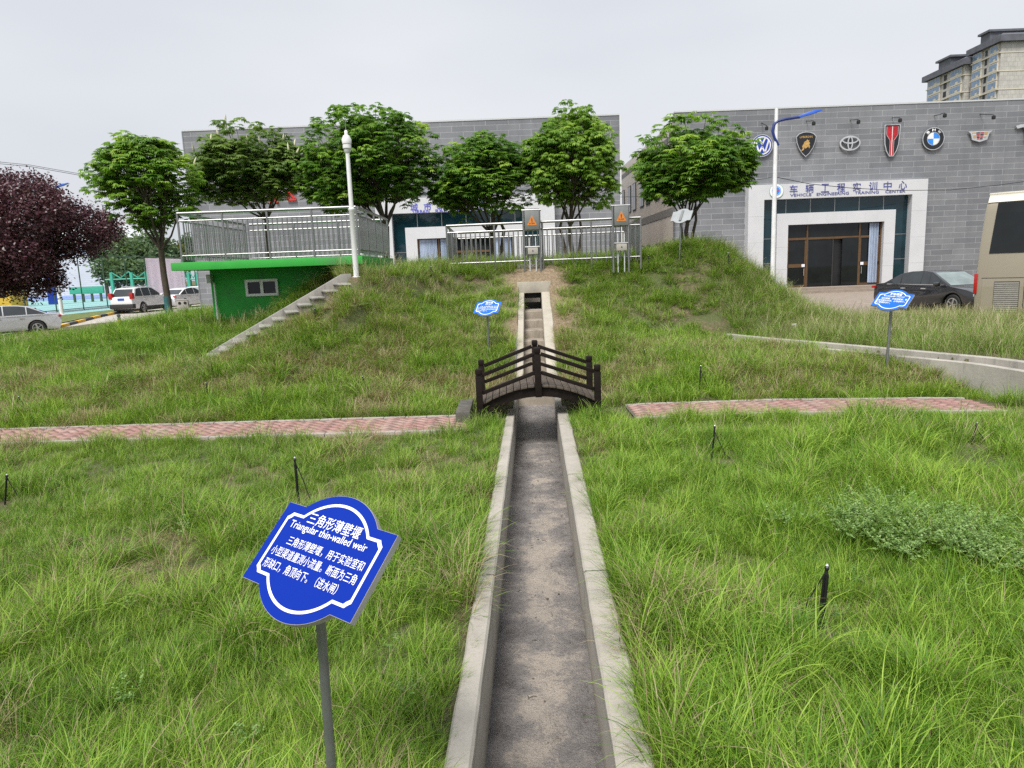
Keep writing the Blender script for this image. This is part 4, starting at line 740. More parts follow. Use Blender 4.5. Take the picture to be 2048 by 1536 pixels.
railing('stainless steel railing along the rear edge of the green platform', (PX0+.15, PY1+.02), (PX1-.15, PY1+.02), PZ, hh, 4, 8, (False, False), g1)
g2 = 'railings round the gate pit on the knoll'
fl, fr = at_y(893, 457, 17.2), at_y(1281, 444, 16.7); bl, brr = Vector((fl.x-.06, 20.6)), Vector((fr.x+.25, 20.0)); z2 = 2.02; h2 = 1.03
railing('stainless steel railing along the front of the gate pit, on the crest above the chute', (fl.x, fl.y), (fr.x, fr.y), z2, h2, 5, 9, grp=g2)
railing('stainless steel railing on the left side of the gate pit', (fl.x, fl.y+.12), (bl.x, bl.y), z2, h2, 4, 8, (False, True), g2)
railing('stainless steel railing on the right side of the gate pit', (fr.x, fr.y+.12), (brr.x, brr.y), z2, h2, 4, 8, (False, True), g2)
railing('stainless steel railing along the rear of the gate pit, in front of the entrance', (bl.x+.1, bl.y), (brr.x-.1, brr.y), z2, h2, 5, 8, (False, False), g2)
# ---------------------------------------------------------------- sluice gate hoists with warning boxes
def hoist(label, pxl, pxr, pyt, pyb, Y):
    a, c = at_y(pxl, (pyt+pyb)/2, Y), at_y(pxr, (pyt+pyb)/2-1, Y); top = at_y((pxl+pxr)/2, pyt, Y).z; z0 = max(H(a.x, Y), 1.96)-.05; wd = c.x-a.x
    t = thing('gate_hoist', label, 'gate hoist', (a.x, Y, z0), 0, 'gate hoists on the knoll'); T_ = top-z0
    for x in (0, wd):
        b = MB(); b.tube([(x, 0, -.1), (x, 0, T_)], .026, 8); b.build('post', M['steel'], t, smooth=True)
    b = MB(); b.tube([(-.04, 0, T_), (wd+.04, 0, T_)], .026, 8); b.build('top_bar', M['steel'], t, smooth=True)
    bh = .43; b = MB(); b.box(.03, wd-.01, -.05, .12, T_-bh-.02, T_-.02); bx = b.build('warning_box', M['grey_box'], t, bevel=.006)
    cx = wd/2+.01; cz = T_-.25
    b = MB(); tri = [(-.115, -.10), (.115, -.10), (0, .125)]; MX = Matrix.Translation((cx, -.052, cz)) @ Matrix.Rotation(math.pi/2, 4, 'X'); b.prism(tri, .0, .002, MX); b.build('warning_triangle', M['orange'], bx)
    fit_text('当心触电', -.068, .068, -.062, .032, M['black_plastic'], MX, .0025, 'lettering', bx, .012)
    b = MB(); b.box(-.012, .012, -.012, .052, .0022, .0032, 0, MX); b.box(-.012, .012, -.034, -.018, .0022, .0032, 0, MX); b.build('exclamation_mark', M['brown_frame'], bx)
    zc = T_*.40; b = MB(); b.tube([(0, 0, zc), (wd, 0, zc)], .02, 8); b.build('cross_bar', M['steel'], t, smooth=True)
    b = MB(); b.box(cx-.12, cx+.12, -.06, .08, zc-.17, zc-.02); mb_ = b.build('motor_box', M['bin'], t, bevel=.006)
    b = MB(); b.lathe([(.014, 0), (.014, .01)], (cx, -.061, zc-.09), 10, Matrix.Rotation(math.pi/2, 4, 'X')); b.build('key_switch', M['black_plastic'], mb_)
    for x in (cx-.075, cx+.075):
        b = MB(); b.tube([(x, .02, -.1), (x, .02, zc+.22)], .015, 8); b.build('rod', M['far_grey'], t, smooth=True)
    return t
hoist('gate hoist frame with orange warning triangle on its box, directly above the chute opening', 1048, 1080, 420, 540, 16.85)
hoist("gate hoist with orange warning triangle on its box, near the right end of the railing", 1226, 1257, 411, 531, 16.6)
# ---------------------------------------------------------------- camera pole
pp = at_y(713, 555, 14.75); pp.y = max(pp.y, 14.75); zt = at_y(692, 300, pp.y).z; zt2 = at_y(690, 263, pp.y).z
cp = thing('camera_pole', 'slim white pole with a dome camera head at the top of the staircase', 'pole', (pp.x, pp.y, H(pp.x, pp.y)-.03)); z0 = H(pp.x, pp.y)-.03
b = MB(); b.lathe([(.09, 0), (.09, .02), (.058, .03), (.058, 1.35), (.066, 1.36), (.066, 1.40), (.046, 1.42), (.042, zt-z0)], (0, 0, 0), 14); b.build('pole', M['white_paint'], cp, smooth=True)
q = zt-z0; b = MB(); b.lathe([(.03, q-.02), (.05, q), (.085, q+.03), (.085, q+.10), (.07, q+.105), (.09, q+.12), (.10, q+.2), (.06, q+.28), (.035, q+.29), (.035, q+.36), (.02, q+.38)], (0, 0, 0), 16); dm = b.build('camera_head', M['white_paint'], cp, smooth=True)
b = MB(); b.lathe([(.02, q-.075), (.05, q-.06), (.068, q-.02), (.068, q+.02)], (0, 0, 0), 14); b.build('dome', M['far_grey'], dm, smooth=True)
b = MB(); b.tube([(0, 0, q+.36), (0, 0, q+.58)], .007, 5); b.build('lightning_rod', M['galv'], cp)
# ---------------------------------------------------------------- trees
def leaf_mat(name, stops, trans=.48, rough=.42):
    m = bpy.data.materials.new(name); t, N, L, out = nodes(m); a = N.new('ShaderNodeAttribute'); a.attribute_name = 'lv'
    c = ramp(N, L, a.outputs['Fac'], stops); d = N.new('ShaderNodeBsdfPrincipled'); d.inputs['Roughness'].default_value = rough; d.inputs['Specular IOR Level'].default_value = .4; L.new(c, d.inputs['Base Color'])
    tr = N.new('ShaderNodeBsdfTranslucent'); L.new(mixc(N, L, .6, c, (1, 1, .3), 'MULTIPLY'), tr.inputs[0]); ms = N.new('ShaderNodeMixShader'); ms.inputs[0].default_value = trans
    L.new(d.outputs[0], ms.inputs[1]); L.new(tr.outputs[0], ms.inputs[2]); L.new(ms.outputs[0], out.inputs[0]); return m
M['leaf'] = leaf_mat('chestnut_leaves', [(0, (.06, .15, .02)), (.45, (.125, .26, .03)), (.75, (.23, .40, .05)), (1, (.37, .53, .09))])
M['leaf_bright'] = leaf_mat('bright_chestnut_leaves', [(0, (.08, .18, .02)), (.4, (.15, .29, .03)), (.75, (.24, .40, .05)), (1, (.34, .50, .08))])
M['leaf_grey'] = leaf_mat('dull_green_leaves', [(0, (.07, .135, .028)), (.5, (.125, .215, .045)), (1, (.23, .34, .075))])
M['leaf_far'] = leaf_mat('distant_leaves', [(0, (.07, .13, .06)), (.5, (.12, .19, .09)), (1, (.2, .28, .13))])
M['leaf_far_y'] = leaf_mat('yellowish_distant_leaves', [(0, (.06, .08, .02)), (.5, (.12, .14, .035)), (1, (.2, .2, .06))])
M['leaf_plum'] = leaf_mat('purple_plum_leaves', [(0, (.03, .009, .015)), (.5, (.082, .027, .04)), (.85, (.155, .07, .085)), (1, (.22, .14, .145))], .2, .34)
M['flower'] = pmat('cream_flower_spike', (.66, .63, .45), .8, 0, .15, 20)
def crown_points(R, c, rad, nl, n, shell=.75, low=-.55, round_=0.0):
    """points spread through an uneven crown made of overlapping lobes"""
    lob = []
    for i in range(nl):
        a = 6.283*i/nl+R.uniform(-.4, .4); e = R.uniform(low, 1.0); h = math.sqrt(max(0, 1-e*e))
        lob.append((np.array([.63*h*math.cos(a), .63*h*math.sin(a), .64*e])*R.uniform(.85, 1.1), R.uniform(.28, .46)))
    lob.append((np.array([0, 0, .1]), .6)); out = []
    while len(out) < n:
        lc, lr = lob[R.integers(len(lob))]; d = R.normal(size=3); d /= np.linalg.norm(d)
        if d[2] < -.45 and R.random() < .6: continue
        p = lc+d*lr*(shell+(1-shell)*R.random()**.5)*R.uniform(.9, 1.08)
        dd = min(np.linalg.norm(p-q)/r for q, r in lob if q is not lc) if len(lob) > 1 else 2
        if dd < .62 and R.random() < .8: continue
        if R.random() < round_: # some tips follow the round outline of the whole crown
            p = d*R.uniform(.86, 1.0)*(1 if d[2] > low else .6)
            if math.sin(5*math.atan2(d[1], d[0])+3*d[2]*3) > .75 and R.random() < .7: continue
        out.append(p)
    if round_: # a few vigorous shoots stand out of the top and sides
        for _ in range(n//22):
            a, e = R.uniform(0, 6.283), R.uniform(-.1, 1.3); out.append(np.array([math.cos(a)*math.cos(e), math.sin(a)*math.cos(e), math.sin(e)])*R.uniform(.98, 1.1))
    return np.array(out)*np.array(rad)+np.array(c)
def limbs(trunk_pts, trunk_r, tips, R, nl, mat_, root, fork):
    """tapered trunk, main limbs to clusters of the crown, twigs out to the tips: one mesh"""
    b = MB(); b.tube(trunk_pts, trunk_r, 10); fork = np.array(fork); cs = tips[R.choice(len(tips), nl, replace=False)]
    for _ in range(4):
        lab = np.argmin(((tips[:, None]-cs[None])**2).sum(-1), 1); cs = np.array([tips[lab == k].mean(0) if (lab == k).any() else cs[k] for k in range(nl)])
    for k in range(nl):
        e = fork+(cs[k]-fork)*.8; m_ = fork*.55+e*.45+np.array([0, 0, -.10])+R.normal(0, .06, 3); r0 = trunk_r[-1]*.62
        b.tube([tuple(fork), tuple(m_), tuple(e)], [r0, r0*.62, r0*.34], 6)
        for j in np.nonzero(lab == k)[0][::2]:
            p = tips[j]; s = m_+(e-m_)*R.uniform(.3, 1); mm = (s+p)/2+R.normal(0, .05, 3)+np.array([0, 0, -.03]); b.tube([tuple(s), tuple(mm), tuple(p)], [r0*.26, r0*.16, .006], 4, False)
    return b.build('trunk', mat_, root, smooth=True)
def palmate(tips, centre, R, nl, L_, mat_, root, lvm=.45, nf=6, droop=.62):
    V = []; F = []; A = []; o = 0
    for p in tips:
        base = np.clip(lvm+R.normal(0, .22), 0, 1); a0 = R.uniform(0, 6.283); out = p-centre; out = out/(np.linalg.norm(out)+1e-6)
        for k in range(nl):
            az = a0+6.283*k/nl+R.normal(0, .25); el = R.uniform(-.5, .9); pl = R.uniform(.5, 1.0)*L_*.9
            d = np.array([math.cos(az)*math.cos(el), math.sin(az)*math.cos(el), math.sin(el)])+out*.35; d /= np.linalg.norm(d); q = p+d*pl; yaw = math.atan2(d[1], d[0]); dr = droop+R.normal(0, .22)-el*.2
            for j in range(nf):
                f = (j-(nf-1)/2)/((nf-1)/2); an = yaw+f*1.35; l = L_*(1-.33*abs(f))*R.uniform(.85, 1.1); e1 = -dr*.35+R.normal(0, .06); e2 = -dr*1.35+R.normal(0, .1); h = np.array([math.cos(an), math.sin(an), 0]); sd = np.array([-math.sin(an), math.cos(an), 0])*l*.15
                m1 = q+(h*math.cos(e1)+np.array([0, 0, math.sin(e1)]))*l*.52; tp = m1+(h*math.cos(e2)+np.array([0, 0, math.sin(e2)]))*l*.5; lv = np.clip(base+R.normal(0, .09), 0, 1); z = np.array([0, 0, -.018*l/.2])
                V += [q, m1+sd+z, m1, m1-sd+z, tp]; A += [lv]*5; F += [(o, o+1, o+2), (o, o+2, o+3), (o+1, o+4, o+2), (o+2, o+4, o+3)]; o += 5
    return np_mesh('crown', np.array(V), np.array(F), mat_, root, {'lv': np.array(A)})
def chestnut(label, Y, base_px, fork_px, cpx, rpx, seed, mat_, ntip=230, lvm=.45, tr=.085, paint=None, flowers=0, stems=None, low=-.55, depth=.85, droop=.62, bark='bark', L_=.205):
    R = np.random.default_rng(seed); s = Y/CAM_F; bp = at_y(base_px[0], base_px[1], Y); bz = H(bp.x, Y); bp = Vector((bp.x, Y, min(bp.z, bz) if abs(bp.z-bz) < 1.5 else bz)); root = thing('chestnut_tree', label, 'tree', bp, 0, 'young chestnut trees')
    f = at_y(fork_px[0], fork_px[1], Y)-bp; c = np.array(at_y(cpx[0], cpx[1], Y)-bp); rad = (rpx[0]*s-.22, (rpx[0]*s-.22)*depth, rpx[1]*s-.16)
    tips = crown_points(R, c, rad, 10, int(ntip*2.1), low=low, round_=.16); pts = [Vector((0, 0, -.3)), Vector((0, 0, 0)), f*.35+Vector((.02, 0, 0)), f*.7+Vector((-.02, .02, 0)), f]
    limbs([tuple(p) for p in pts], [tr*1.35, tr*1.12, tr, tr*.92, tr*.85], tips, R, 9, M[bark], root, f)
    if stems:
        for dx, fx, fy in stems:
            e = at_y(fx, fy, Y)-bp; b = MB(); b.tube([(dx, .05, -.2), (dx+(e.x-dx)*.45, .05, e.z*.5), tuple(e), tuple(np.array(e)*.5+c*.5)], [tr*.8, tr*.7, tr*.6, tr*.25], 8); b.build('stem', M[bark], root, smooth=True)
    if paint:
        b = MB(); e = f*paint; b.tube([(0, 0, -.02), tuple(e*.5+Vector((.008, 0, 0))), tuple(e)], [tr*1.17, tr*1.12, tr*1.06], 12, False); b.build('painted_band', M['teal_trunk'], root, smooth=True)
    palmate(tips, c, R, 8, L_, mat_, root, lvm, droop=droop)
    if flowers:
        hi = tips[np.argsort(-tips[:, 2]+tips[:, 1]*.9)][:ntip]; pick = hi[R.choice(len(hi), flowers, replace=False)]
        for p in pick:
            d = np.array([R.normal(0, .25), R.normal(-.1, .25), 1]); d /= np.linalg.norm(d); b = MB(); l = R.uniform(.2, .28); p = p+(p-c)*.09
            b.tube([tuple(p), tuple(p+d*l*.25), tuple(p+d*l*.6), tuple(p+d*l)], [.012, .038, .03, .006], 6); b.build('flower_spike', M['flower'], root, smooth=True)
    return root
chestnut('free-standing chestnut tree with a teal painted lower trunk, left of the green building', 21, (341, 648), (322, 500), (290, 385), (112, 114), 101, M['leaf'], 190, .62, .095, .42, low=-.5)
chestnut('chestnut tree with cream flower spikes behind the railed green platform', 23.5, (538, 560), (533, 440), (502, 350), (124, 104), 102, M['leaf_grey'], 320, .6, .085, None, 26, low=-.5)
chestnut('large broad dark chestnut tree behind the white camera pole', 23, (773, 560), (772, 452), (735, 334), (148, 120), 103, M['leaf'], 430, .42, .12, low=-.6)
chestnut('low drooping dark chestnut tree in front of the left entrance', 23, (985, 545), (985, 470), (966, 366), (118, 93), 104, M['leaf'], 340, .42, .09, low=-.8, stems=[(.15, 1008, 460)])
chestnut('bright light green chestnut tree at the right end of the left hall', 22.5, (1147, 540), (1140, 452), (1148, 335), (106, 118), 105, M['leaf_bright'], 270, .55, .075, low=-.75, stems=[(.12, 1163, 465), (-.1, 1120, 455)], droop=.85)
chestnut('round chestnut tree with forked stems on the right end of the knoll', 18.6, (1372, 500), (1375, 447), (1390, 335), (124, 104), 106, M['leaf'], 290, .5, .06, low=-.55, stems=[(.12, 1392, 440), (-.06, 1362, 450)])
def leafy(name, label, base, c, rad, seed, mat_, ntip, per, lsz, trunk_top, tr, bark, lvm=.5, group=None, nl=11, low=-.6, spread=.2, asp=.5):
    R = np.random.default_rng(seed); root = thing(name, label, 'tree', base, 0, group); tips = crown_points(R, c, rad, nl, ntip, .6, low)
    limbs([(0, 0, -.3), (0, 0, 0), tuple(np.array(trunk_top)*.5), tuple(trunk_top)], [tr*1.3, tr*1.1, tr, tr*.85], tips, R, 10, M[bark], root, trunk_top)
    n = ntip*per; P = np.repeat(tips, per, 0)+R.normal(0, spread, (n, 3)); d = R.normal(size=(n, 3)); d[:, 2] = d[:, 2]*.6-.25; d /= np.linalg.norm(d, axis=1)[:, None]; u = R.normal(size=(n, 3)); s = np.cross(d, u); s /= np.linalg.norm(s, axis=1)[:, None]; l = (lsz*R.uniform(.7, 1.3, n))[:, None]
    V = np.stack([P, P+d*l*.5+s*l*asp*.5, P+d*l, P+d*l*.5-s*l*asp*.5], 1).reshape(-1, 3); F = np.arange(n*4).reshape(-1, 4); lv = np.clip(np.repeat(lvm+R.normal(0, .16, ntip), per)+R.normal(0, .16, n), 0, 1)
    np_mesh('crown', V, F, mat_, root, {'lv': np.repeat(lv, 4)}); return root
b0 = at_y(-70, 640, 24); b0.z = H(b0.x, 24); cc_ = at_y(4, 472, 24)-b0; s = 24/CAM_F
leafy('plum_tree', 'dark purple-leaved plum tree overhanging the silver car at the left edge', b0, np.array(cc_), (210*s, 185*s, 128*s), 201, M['leaf_plum'], 1700, 36, .105, Vector((.3, 0, 1.7)), .14, 'bark_plum', .5, low=-.95, spread=.16, asp=.55)
# ---------------------------------------------------------------- the two grey halls
FY = 41.0
XZ = lambda x, y, z: Matrix.Translation((x, y, z)) @ Matrix.Rotation(math.pi/2, 4, 'X')     # local x right, local y up, local z towards the camera
def entrance(hall, dx):
    """white double portal with teal glazing and bronze doors"""
    ol, orr, il, ir, zt, zi, d1 = 13.68+dx, 23.76+dx, 14.57+dx, 22.91+dx, 6.08, 5.26, .55
    b = MB(); b.box(ol, orr, FY-d1, FY+.1, zi, zt); b.box(ol, il, FY-d1, FY+.1, 0, zi); b.box(ir, orr, FY-d1, FY+.1, 0, zi)
    pf = b.build('portal', M['panel_white'], hall)
    b = MB()
    for z in (1.45, 2.9, 4.35): b.box(ol-.004, il+.004, FY-d1-.004, FY-d1+.02, z, z+.018); b.box(ir-.004, orr+.004, FY-d1-.004, FY-d1+.02, z, z+.018)
    for k in range(1, 7): x = ol+(orr-ol)*k/7; b.box(x, x+.018, FY-d1-.004, FY-d1+.02, zi, zt)
    b.build('panel_joint', M['far_grey'], pf)
    b = MB(); b.box(il+.002, ir-.002, FY-.12, FY-.1, .12, zi-.002); gl = b.build('glazing', M['glass_teal'], hall)
    b = MB()
    for k in range(1, 6): x = il+(ir-il)*k/6; b.box(x-.02, x+.02, FY-.14, FY-.121, .12, zi-.003)
    for z in (1.7, 3.1): b.box(il+.01, ir-.01, FY-.14, FY-.122, z-.02, z+.02)
    b.build('mullion', M['steel_dark'], gl)
    a0, a1, e0, e1, zo, zp, d2 = 15.3+dx, 22.0+dx, 15.94+dx, 21.38+dx, 4.46, 3.82, .6
    b = MB(); b.box(a0, a1, FY-d2, FY-.143, zp, zo); b.box(a0, e0, FY-d2, FY-.143, 0, zp); b.box(e1, a1, FY-d2, FY-.143, 0, zp)
    pi = b.build('inner_portal', M['panel_white'], hall)
    b = MB()
    for z in (1.35, 2.6): b.box(a0-.004, e0+.003, FY-d2-.004, FY-d2+.02, z, z+.016); b.box(e1-.003, a1+.004, FY-d2-.004, FY-d2+.02, z, z+.016)
    for k in range(1, 5): x = e0+(e1-e0)*k/5; b.box(x, x+.016, FY-d2-.004, FY-d2+.02, zp, zo)
    b.build('panel_joint', M['far_grey'], pi)
    b = MB(); b.box(ol-.6, orr+.6, FY-2.2, FY-d1-.06, -.05, .16); b.box(ol, orr, FY-1.9, FY-d1-.03, .16, .3); b.build('steps', M['brown_pave'], hall)
    # doors
    y0 = FY-.36; hd = 3.03; bar = .085; x1, x2 = e0+1.2, e1-1.25
    b = MB(); b.box(e0, e1, FY-.2, FY-.15, .3, zp); b.build('dark_lobby', M['interior'], hall)
    fr = MB()
    for x in (e0+.04, x1, x2, e1-.045): fr.box(x-bar/2, x+bar/2, y0, y0+.1, .3, zp-.005)
    for xa, xb in ((e0+.09, x1-.05), (x1+.05, x2-.05), (x2+.05, e1-.095)): fr.box(xa, xb, y0+.003, y0+.097, hd-.06, hd+.06)
    df = fr.build('door_frame', M['brown_frame'], hall)
    for xa, xb in ((e0+.085, x1-.045), (x2+.045, e1-.09)):
        b = MB(); b.box(xa, xb, y0+.03, y0+.075, 1.42, 1.62); b.box(xa, xb, y0+.03, y0+.075, .3, .42); b.box(xa, xa+.07, y0+.03, y0+.075, .42, hd-.06); b.box(xb-.07, xb, y0+.03, y0+.075, .42, hd-.06); dr = b.build('door', M['brown_frame'], hall)
        b = MB(); b.box(xa+.072, xb-.072, y0+.05, y0+.056, .42, 1.418); b.box(xa+.072, xb-.072, y0+.05, y0+.056, 1.622, hd-.062); b.build('pane', M['glass_dark'], dr)
    b = MB(); b.box(e0+.085, x1-.045, y0+.05, y0+.056, hd+.062, zp-.006); b.box(x1+.045, x2-.045, y0+.05, y0+.056, hd+.062, zp-.006); b.box(x2+.045, e1-.09, y0+.05, y0+.056, hd+.062, zp-.006); b.build('transom_pane', M['glass_dark'], df)
    xm = (x1+x2)/2; b = MB(); b.box(xm-.03, xm+.03, y0+.02, y0+.08, .3, hd-.065); b.box(x1+.05, x1+.1, y0+.02, y0+.08, .3, hd-.065); b.build('door_edge', M['cladding'], hall)
    b = MB(); b.box(x1+.1, xm-.03, y0+.05, y0+.056, .32, hd-.07); b.build('door_glass', M['glass_dark'], hall)
    for xh in (x1-.16, x2+.16): b = MB(); b.tube([(xh, y0-.03, .95), (xh, y0-.03, 1.35)], .016, 6); b.build('door_handle', M['chrome'], hall)
    return dict(e0=e0, e1=e1, x1=x1, x2=x2, y0=y0, zp=zp, hd=hd)
def curtain(hall, x0, x1, z0, z1, y):
    n = 40; b = MB(); vs = []
    for i in range(n+1):
        x = x0+(x1-x0)*i/n; w_ = .025*math.sin(i*1.9)+.012*math.sin(i*4.3); vs += [(x, y+w_, z0), (x, y+w_, z1)]
    b.add(vs, [(2*i, 2*i+2, 2*i+3, 2*i+1) for i in range(n)]); return b.build('curtain', M['curtain'], hall)
lh = thing('training_hall', 'left grey panel-clad hall with a white portal, partly hidden behind the chestnut trees', 'hall', (0, 0, 0))
b = MB(); b.box(-17.87, 6.55, FY, FY+26, -.1, 10.2); b.build('wall', [M['panel_grey']], lh)
b = MB(); b.box(-17.9, 6.56, FY-.03, FY+26, 10.2, 10.28); b.build('coping', M['far_grey'], lh)
b = MB(); b.box(6.552, 6.63, FY-.04, FY+.2, -.1, 10.2); b.build('corner_trim', M['far_white'], lh)
b = MB(); b.box(-17.93, -17.872, FY-.02, FY+26, -.1, 10.2); b.build('corner_trim', M['steel_dark'], lh)
E1 = entrance(lh, -21.0); curtain(lh, E1['e0']+.1, E1['x1']-.1, .35, E1['zp']-.05, E1['y0']-.03); curtain(lh, E1['x2']+.1, E1['e1']-.12, .35, E1['zp']-.05, E1['y0']-.03); curtain(lh, E1['x1']+.1, E1['x1']+.6, .35, E1['zp']-.05, E1['y0']-.03)
rh = thing('training_hall', 'right grey panel-clad hall carrying a row of car emblems above its white portal', 'hall', (0, 0, 0))
b = MB(); b.box(9.7, 48, FY, FY+.6, -.1, 10.22); b.build('wall', M['panel_grey'], rh)
b = MB(); b.box(9.66, 48, FY-.03, FY+.65, 10.22, 10.3); b.build('coping', M['far_grey'], rh)
b = MB(); b.box(9.76, 48, FY+.602, FY+30, -.1, 9.9); b.build('side_wall', M['beige_tile'], rh)
b = MB(); b.box(9.735, 9.80, FY+.61, FY+30, 4.7, 5.15); b.box(9.735, 9.80, FY+.61, FY+30, 8.95, 9.25); b.build('string_course', M['grey_band'], rh)
for z0, z1 in ((5.95, 7.95), (.9, 3.2)):
    for k in range(4):
        for j in (0, 1):
            y = FY+2.2+k*5.2+j*2.2; b = MB(); b.box(9.715, 9.79, y, y+1.35, z0, z1); fw_ = b.build('window', M['interior'], rh)
            b = MB(); b.box(9.70, 9.714, y+.06, y+.64, z0+.06, z1-.06); b.box(9.70, 9.714, y+.71, y+1.29, z0+.06, z1-.06); b.build('pane', M['glass_dark'], fw_)
E2 = entrance(rh, 0.0); curtain(rh, E2['e1']-.72, E2['e1']-.2, .42, E2['zp']-.05, E2['y0']-.03)
# open door leaf and notices
b = MB(); b.box(E2['x2']-.98, E2['x2']-.06, E2['y0']-.02, E2['y0']+.02, .32, 3.0); b.build('open_door_leaf', M['glass_dark'], rh)
for x in (E2['x1']-.28, E2['x2']+.1):
    b = MB(); b.box(x, x+.18, E2['y0']-.01, E2['y0']+.024, 1.44, 1.6); b.build('notice', M['white_letter'], rh)
# ---------------------------------------------------------------- hall lettering
def building_sign(label, words, engl, y, cz, ez, ch, eh, mcol, logo=None):
    t = thing('building_sign', label, 'lettering', (words[0][1], y, cz), 0); off = Matrix.Translation((-words[0][1], -y, -cz))
    for c, x in words:
        o = fit_text(c, -ch/2, ch/2, 0, ch, mcol, off @ XZ(x, y, cz), .0, 'character', t, .0, thick=.02); e = [p for p in o.data.polygons]
    for wd, x0, x1 in engl: fit_text(wd, x0, x1, 0, eh, mcol, off @ XZ(0, y, ez), .0, 'word', t, .0, thick=.015)
    return t
def px(x, y=372, Y=40.4): return at_y(x, y, Y).x
zc = at_y(1684, 374.5, 40.4).z; ze = at_y(1684, 386.5, 40.4).z
building_sign('dark indigo bilingual raised lettering over the right hall portal', [(c, px(x)) for c, x in zip('车辆工程实训中心', (1588, 1620, 1651, 1683, 1714.5, 1747, 1776, 1806.5))],
              [('VEHICLE', px(1581.5), px(1624)), ('ENGINEERING', px(1634.5), px(1699)), ('TRAINING', px(1711), px(1759)), ('CENTER', px(1772), px(1812))], FY-.555, zc, ze, .45, .155, M['letter_dark'])
zc = at_y(895, 412, 40.4).z; ze = at_y(880, 421.5, 40.4).z
building_sign('bright blue bilingual raised lettering over the left hall portal, half hidden by leaves', [(c, px(x, 415)) for c, x in zip('城市轨道交通', (828, 855, 882, 909, 936, 963))],
              [('URBAN', px(823), px(856)), ('RAIL', px(868), px(894)), ('TRANSIT', px(902), px(955))], FY-.555, zc, ze, .42, .17, M['blue_letter'])
def disc(r, z0, z1, MX, n=40): b = MB(); b.prism([(r*math.cos(6.2832*i/n), r*math.sin(6.2832*i/n)) for i in range(n)], z0, z1, MX); return b
def circ(r, n=40, sx=1, sy=1, cx=0, cy=0): return [(cx+r*sx*math.cos(6.2832*i/n), cy+r*sy*math.sin(6.2832*i/n)) for i in range(n)]
def emblem(label, pxx, pyy, cat='emblem', Y=FY-.1):
    c = at_y(pxx, pyy, Y); t = thing('wall_emblem', label, cat, c, 0, 'emblems on the right hall wall' if cat == 'emblem' else None); return t, Matrix.Rotation(math.pi/2, 4, 'X')
def part(t, name, m, fn): b = MB(); fn(b); return b.build(name, m, t)
def stroke(b, pts, w_, z0, z1, MX): # flat mitred strokes
    for (xa, ya), (xb, yb) in zip(pts[:-1], pts[1:]):
        d = Vector((xb-xa, yb-ya)).normalized(); nrm = Vector((-d.y, d.x))*w_/2; a = Vector((xa, ya))-d*w_*.15; e = Vector((xb, yb))+d*w_*.15
        b.prism([tuple(a-nrm), tuple(e-nrm), tuple(e+nrm), tuple(a+nrm)], z0, z1, MX)
# round seal on the portal
c = at_y(1552.7, 382, FY-.56); t = thing('round_seal', 'round white seal with blue centre and red streak at the left of the portal lettering', 'seal', c); MX = Matrix.Rotation(math.pi/2, 4, 'X')
disc(.39, -.03, .03, MX).build('plate', M['emblem_white'], t); part(t, 'rim', M['teal_paint'], lambda b: b.ring(circ(.392), circ(.38), .0, .034, MX)); disc(.255, .031, .036, MX).build('centre', M['emblem_sky'], t)
part(t, 'inner_ring', M['emblem_white'], lambda b: b.ring(circ(.215), circ(.2), .0365, .039, MX)); part(t, 'streak', M['emblem_red'], lambda b: b.prism([(-.13, .02), (-.05, -.05), (.12, -.03), (.16, .04), (.05, .02)], .037, .042, MX))
# 1 round blue and white, interlocked letters
t, MX = emblem('round blue emblem with white interlocking letters, leftmost on the wall, beside the street lamp', 1523.5, 291.5)
disc(.60, -.03, .04, MX).build('plate', M['emblem_blue'], t); part(t, 'outer_rim', M['chrome'], lambda b: b.ring(circ(.605), circ(.565), .0, .055, MX)); part(t, 'ring', M['emblem_white'], lambda b: b.ring(circ(.50), circ(.435), .0, .06, MX))
part(t, 'letter', M['emblem_white'], lambda b: stroke(b, [(-.17, .40), (0, .06), (.17, .40)], .085, .041, .06, MX)); part(t, 'letter', M['emblem_white'], lambda b: stroke(b, [(-.36, .26), (-.17, -.38), (0, -.06), (.17, -.38), (.36, .26)], .085, .0412, .061, MX))
# 2 black shield with golden bull
t, MX = emblem('black shield emblem with a golden bull and gold lettering', 1611.4, 288.8)
def shield(k): return [(x*k, y*k) for x, y in [(0, -.68), (.2, -.5), (.4, -.2), (.52, .1), (.57, .42), (.42, .58), (.2, .66), (0, .68), (-.2, .66), (-.42, .58), (-.57, .42), (-.52, .1), (-.4, -.2), (-.2, -.5)]]
part(t, 'plate', M['emblem_black'], lambda b: b.prism(shield(.97), -.03, .04, MX)); part(t, 'rim', M['chrome'], lambda b: b.ring(shield(1.0), shield(.945), -.02, .055, MX))
bull = [(-.30, -.36), (-.2, -.2), (-.24, -.08), (-.16, .06), (-.10, .2), (.02, .26), (.06, .34), (.12, .27), (.2, .3), (.17, .2), (.24, .12), (.2, .02), (.25, -.1), (.2, -.22), (.14, -.1), (.06, -.14), (-.02, -.22), (-.1, -.16), (-.14, -.3)]
part(t, 'bull', M['gold'], lambda b: b.prism([(x*.9, y*.9-.04) for x, y in bull], .041, .058, MX)); fit_text('LAMBORGHINI', -.36, .36, .40, .12, M['gold'], MX, .045, 'lettering', t, .015)
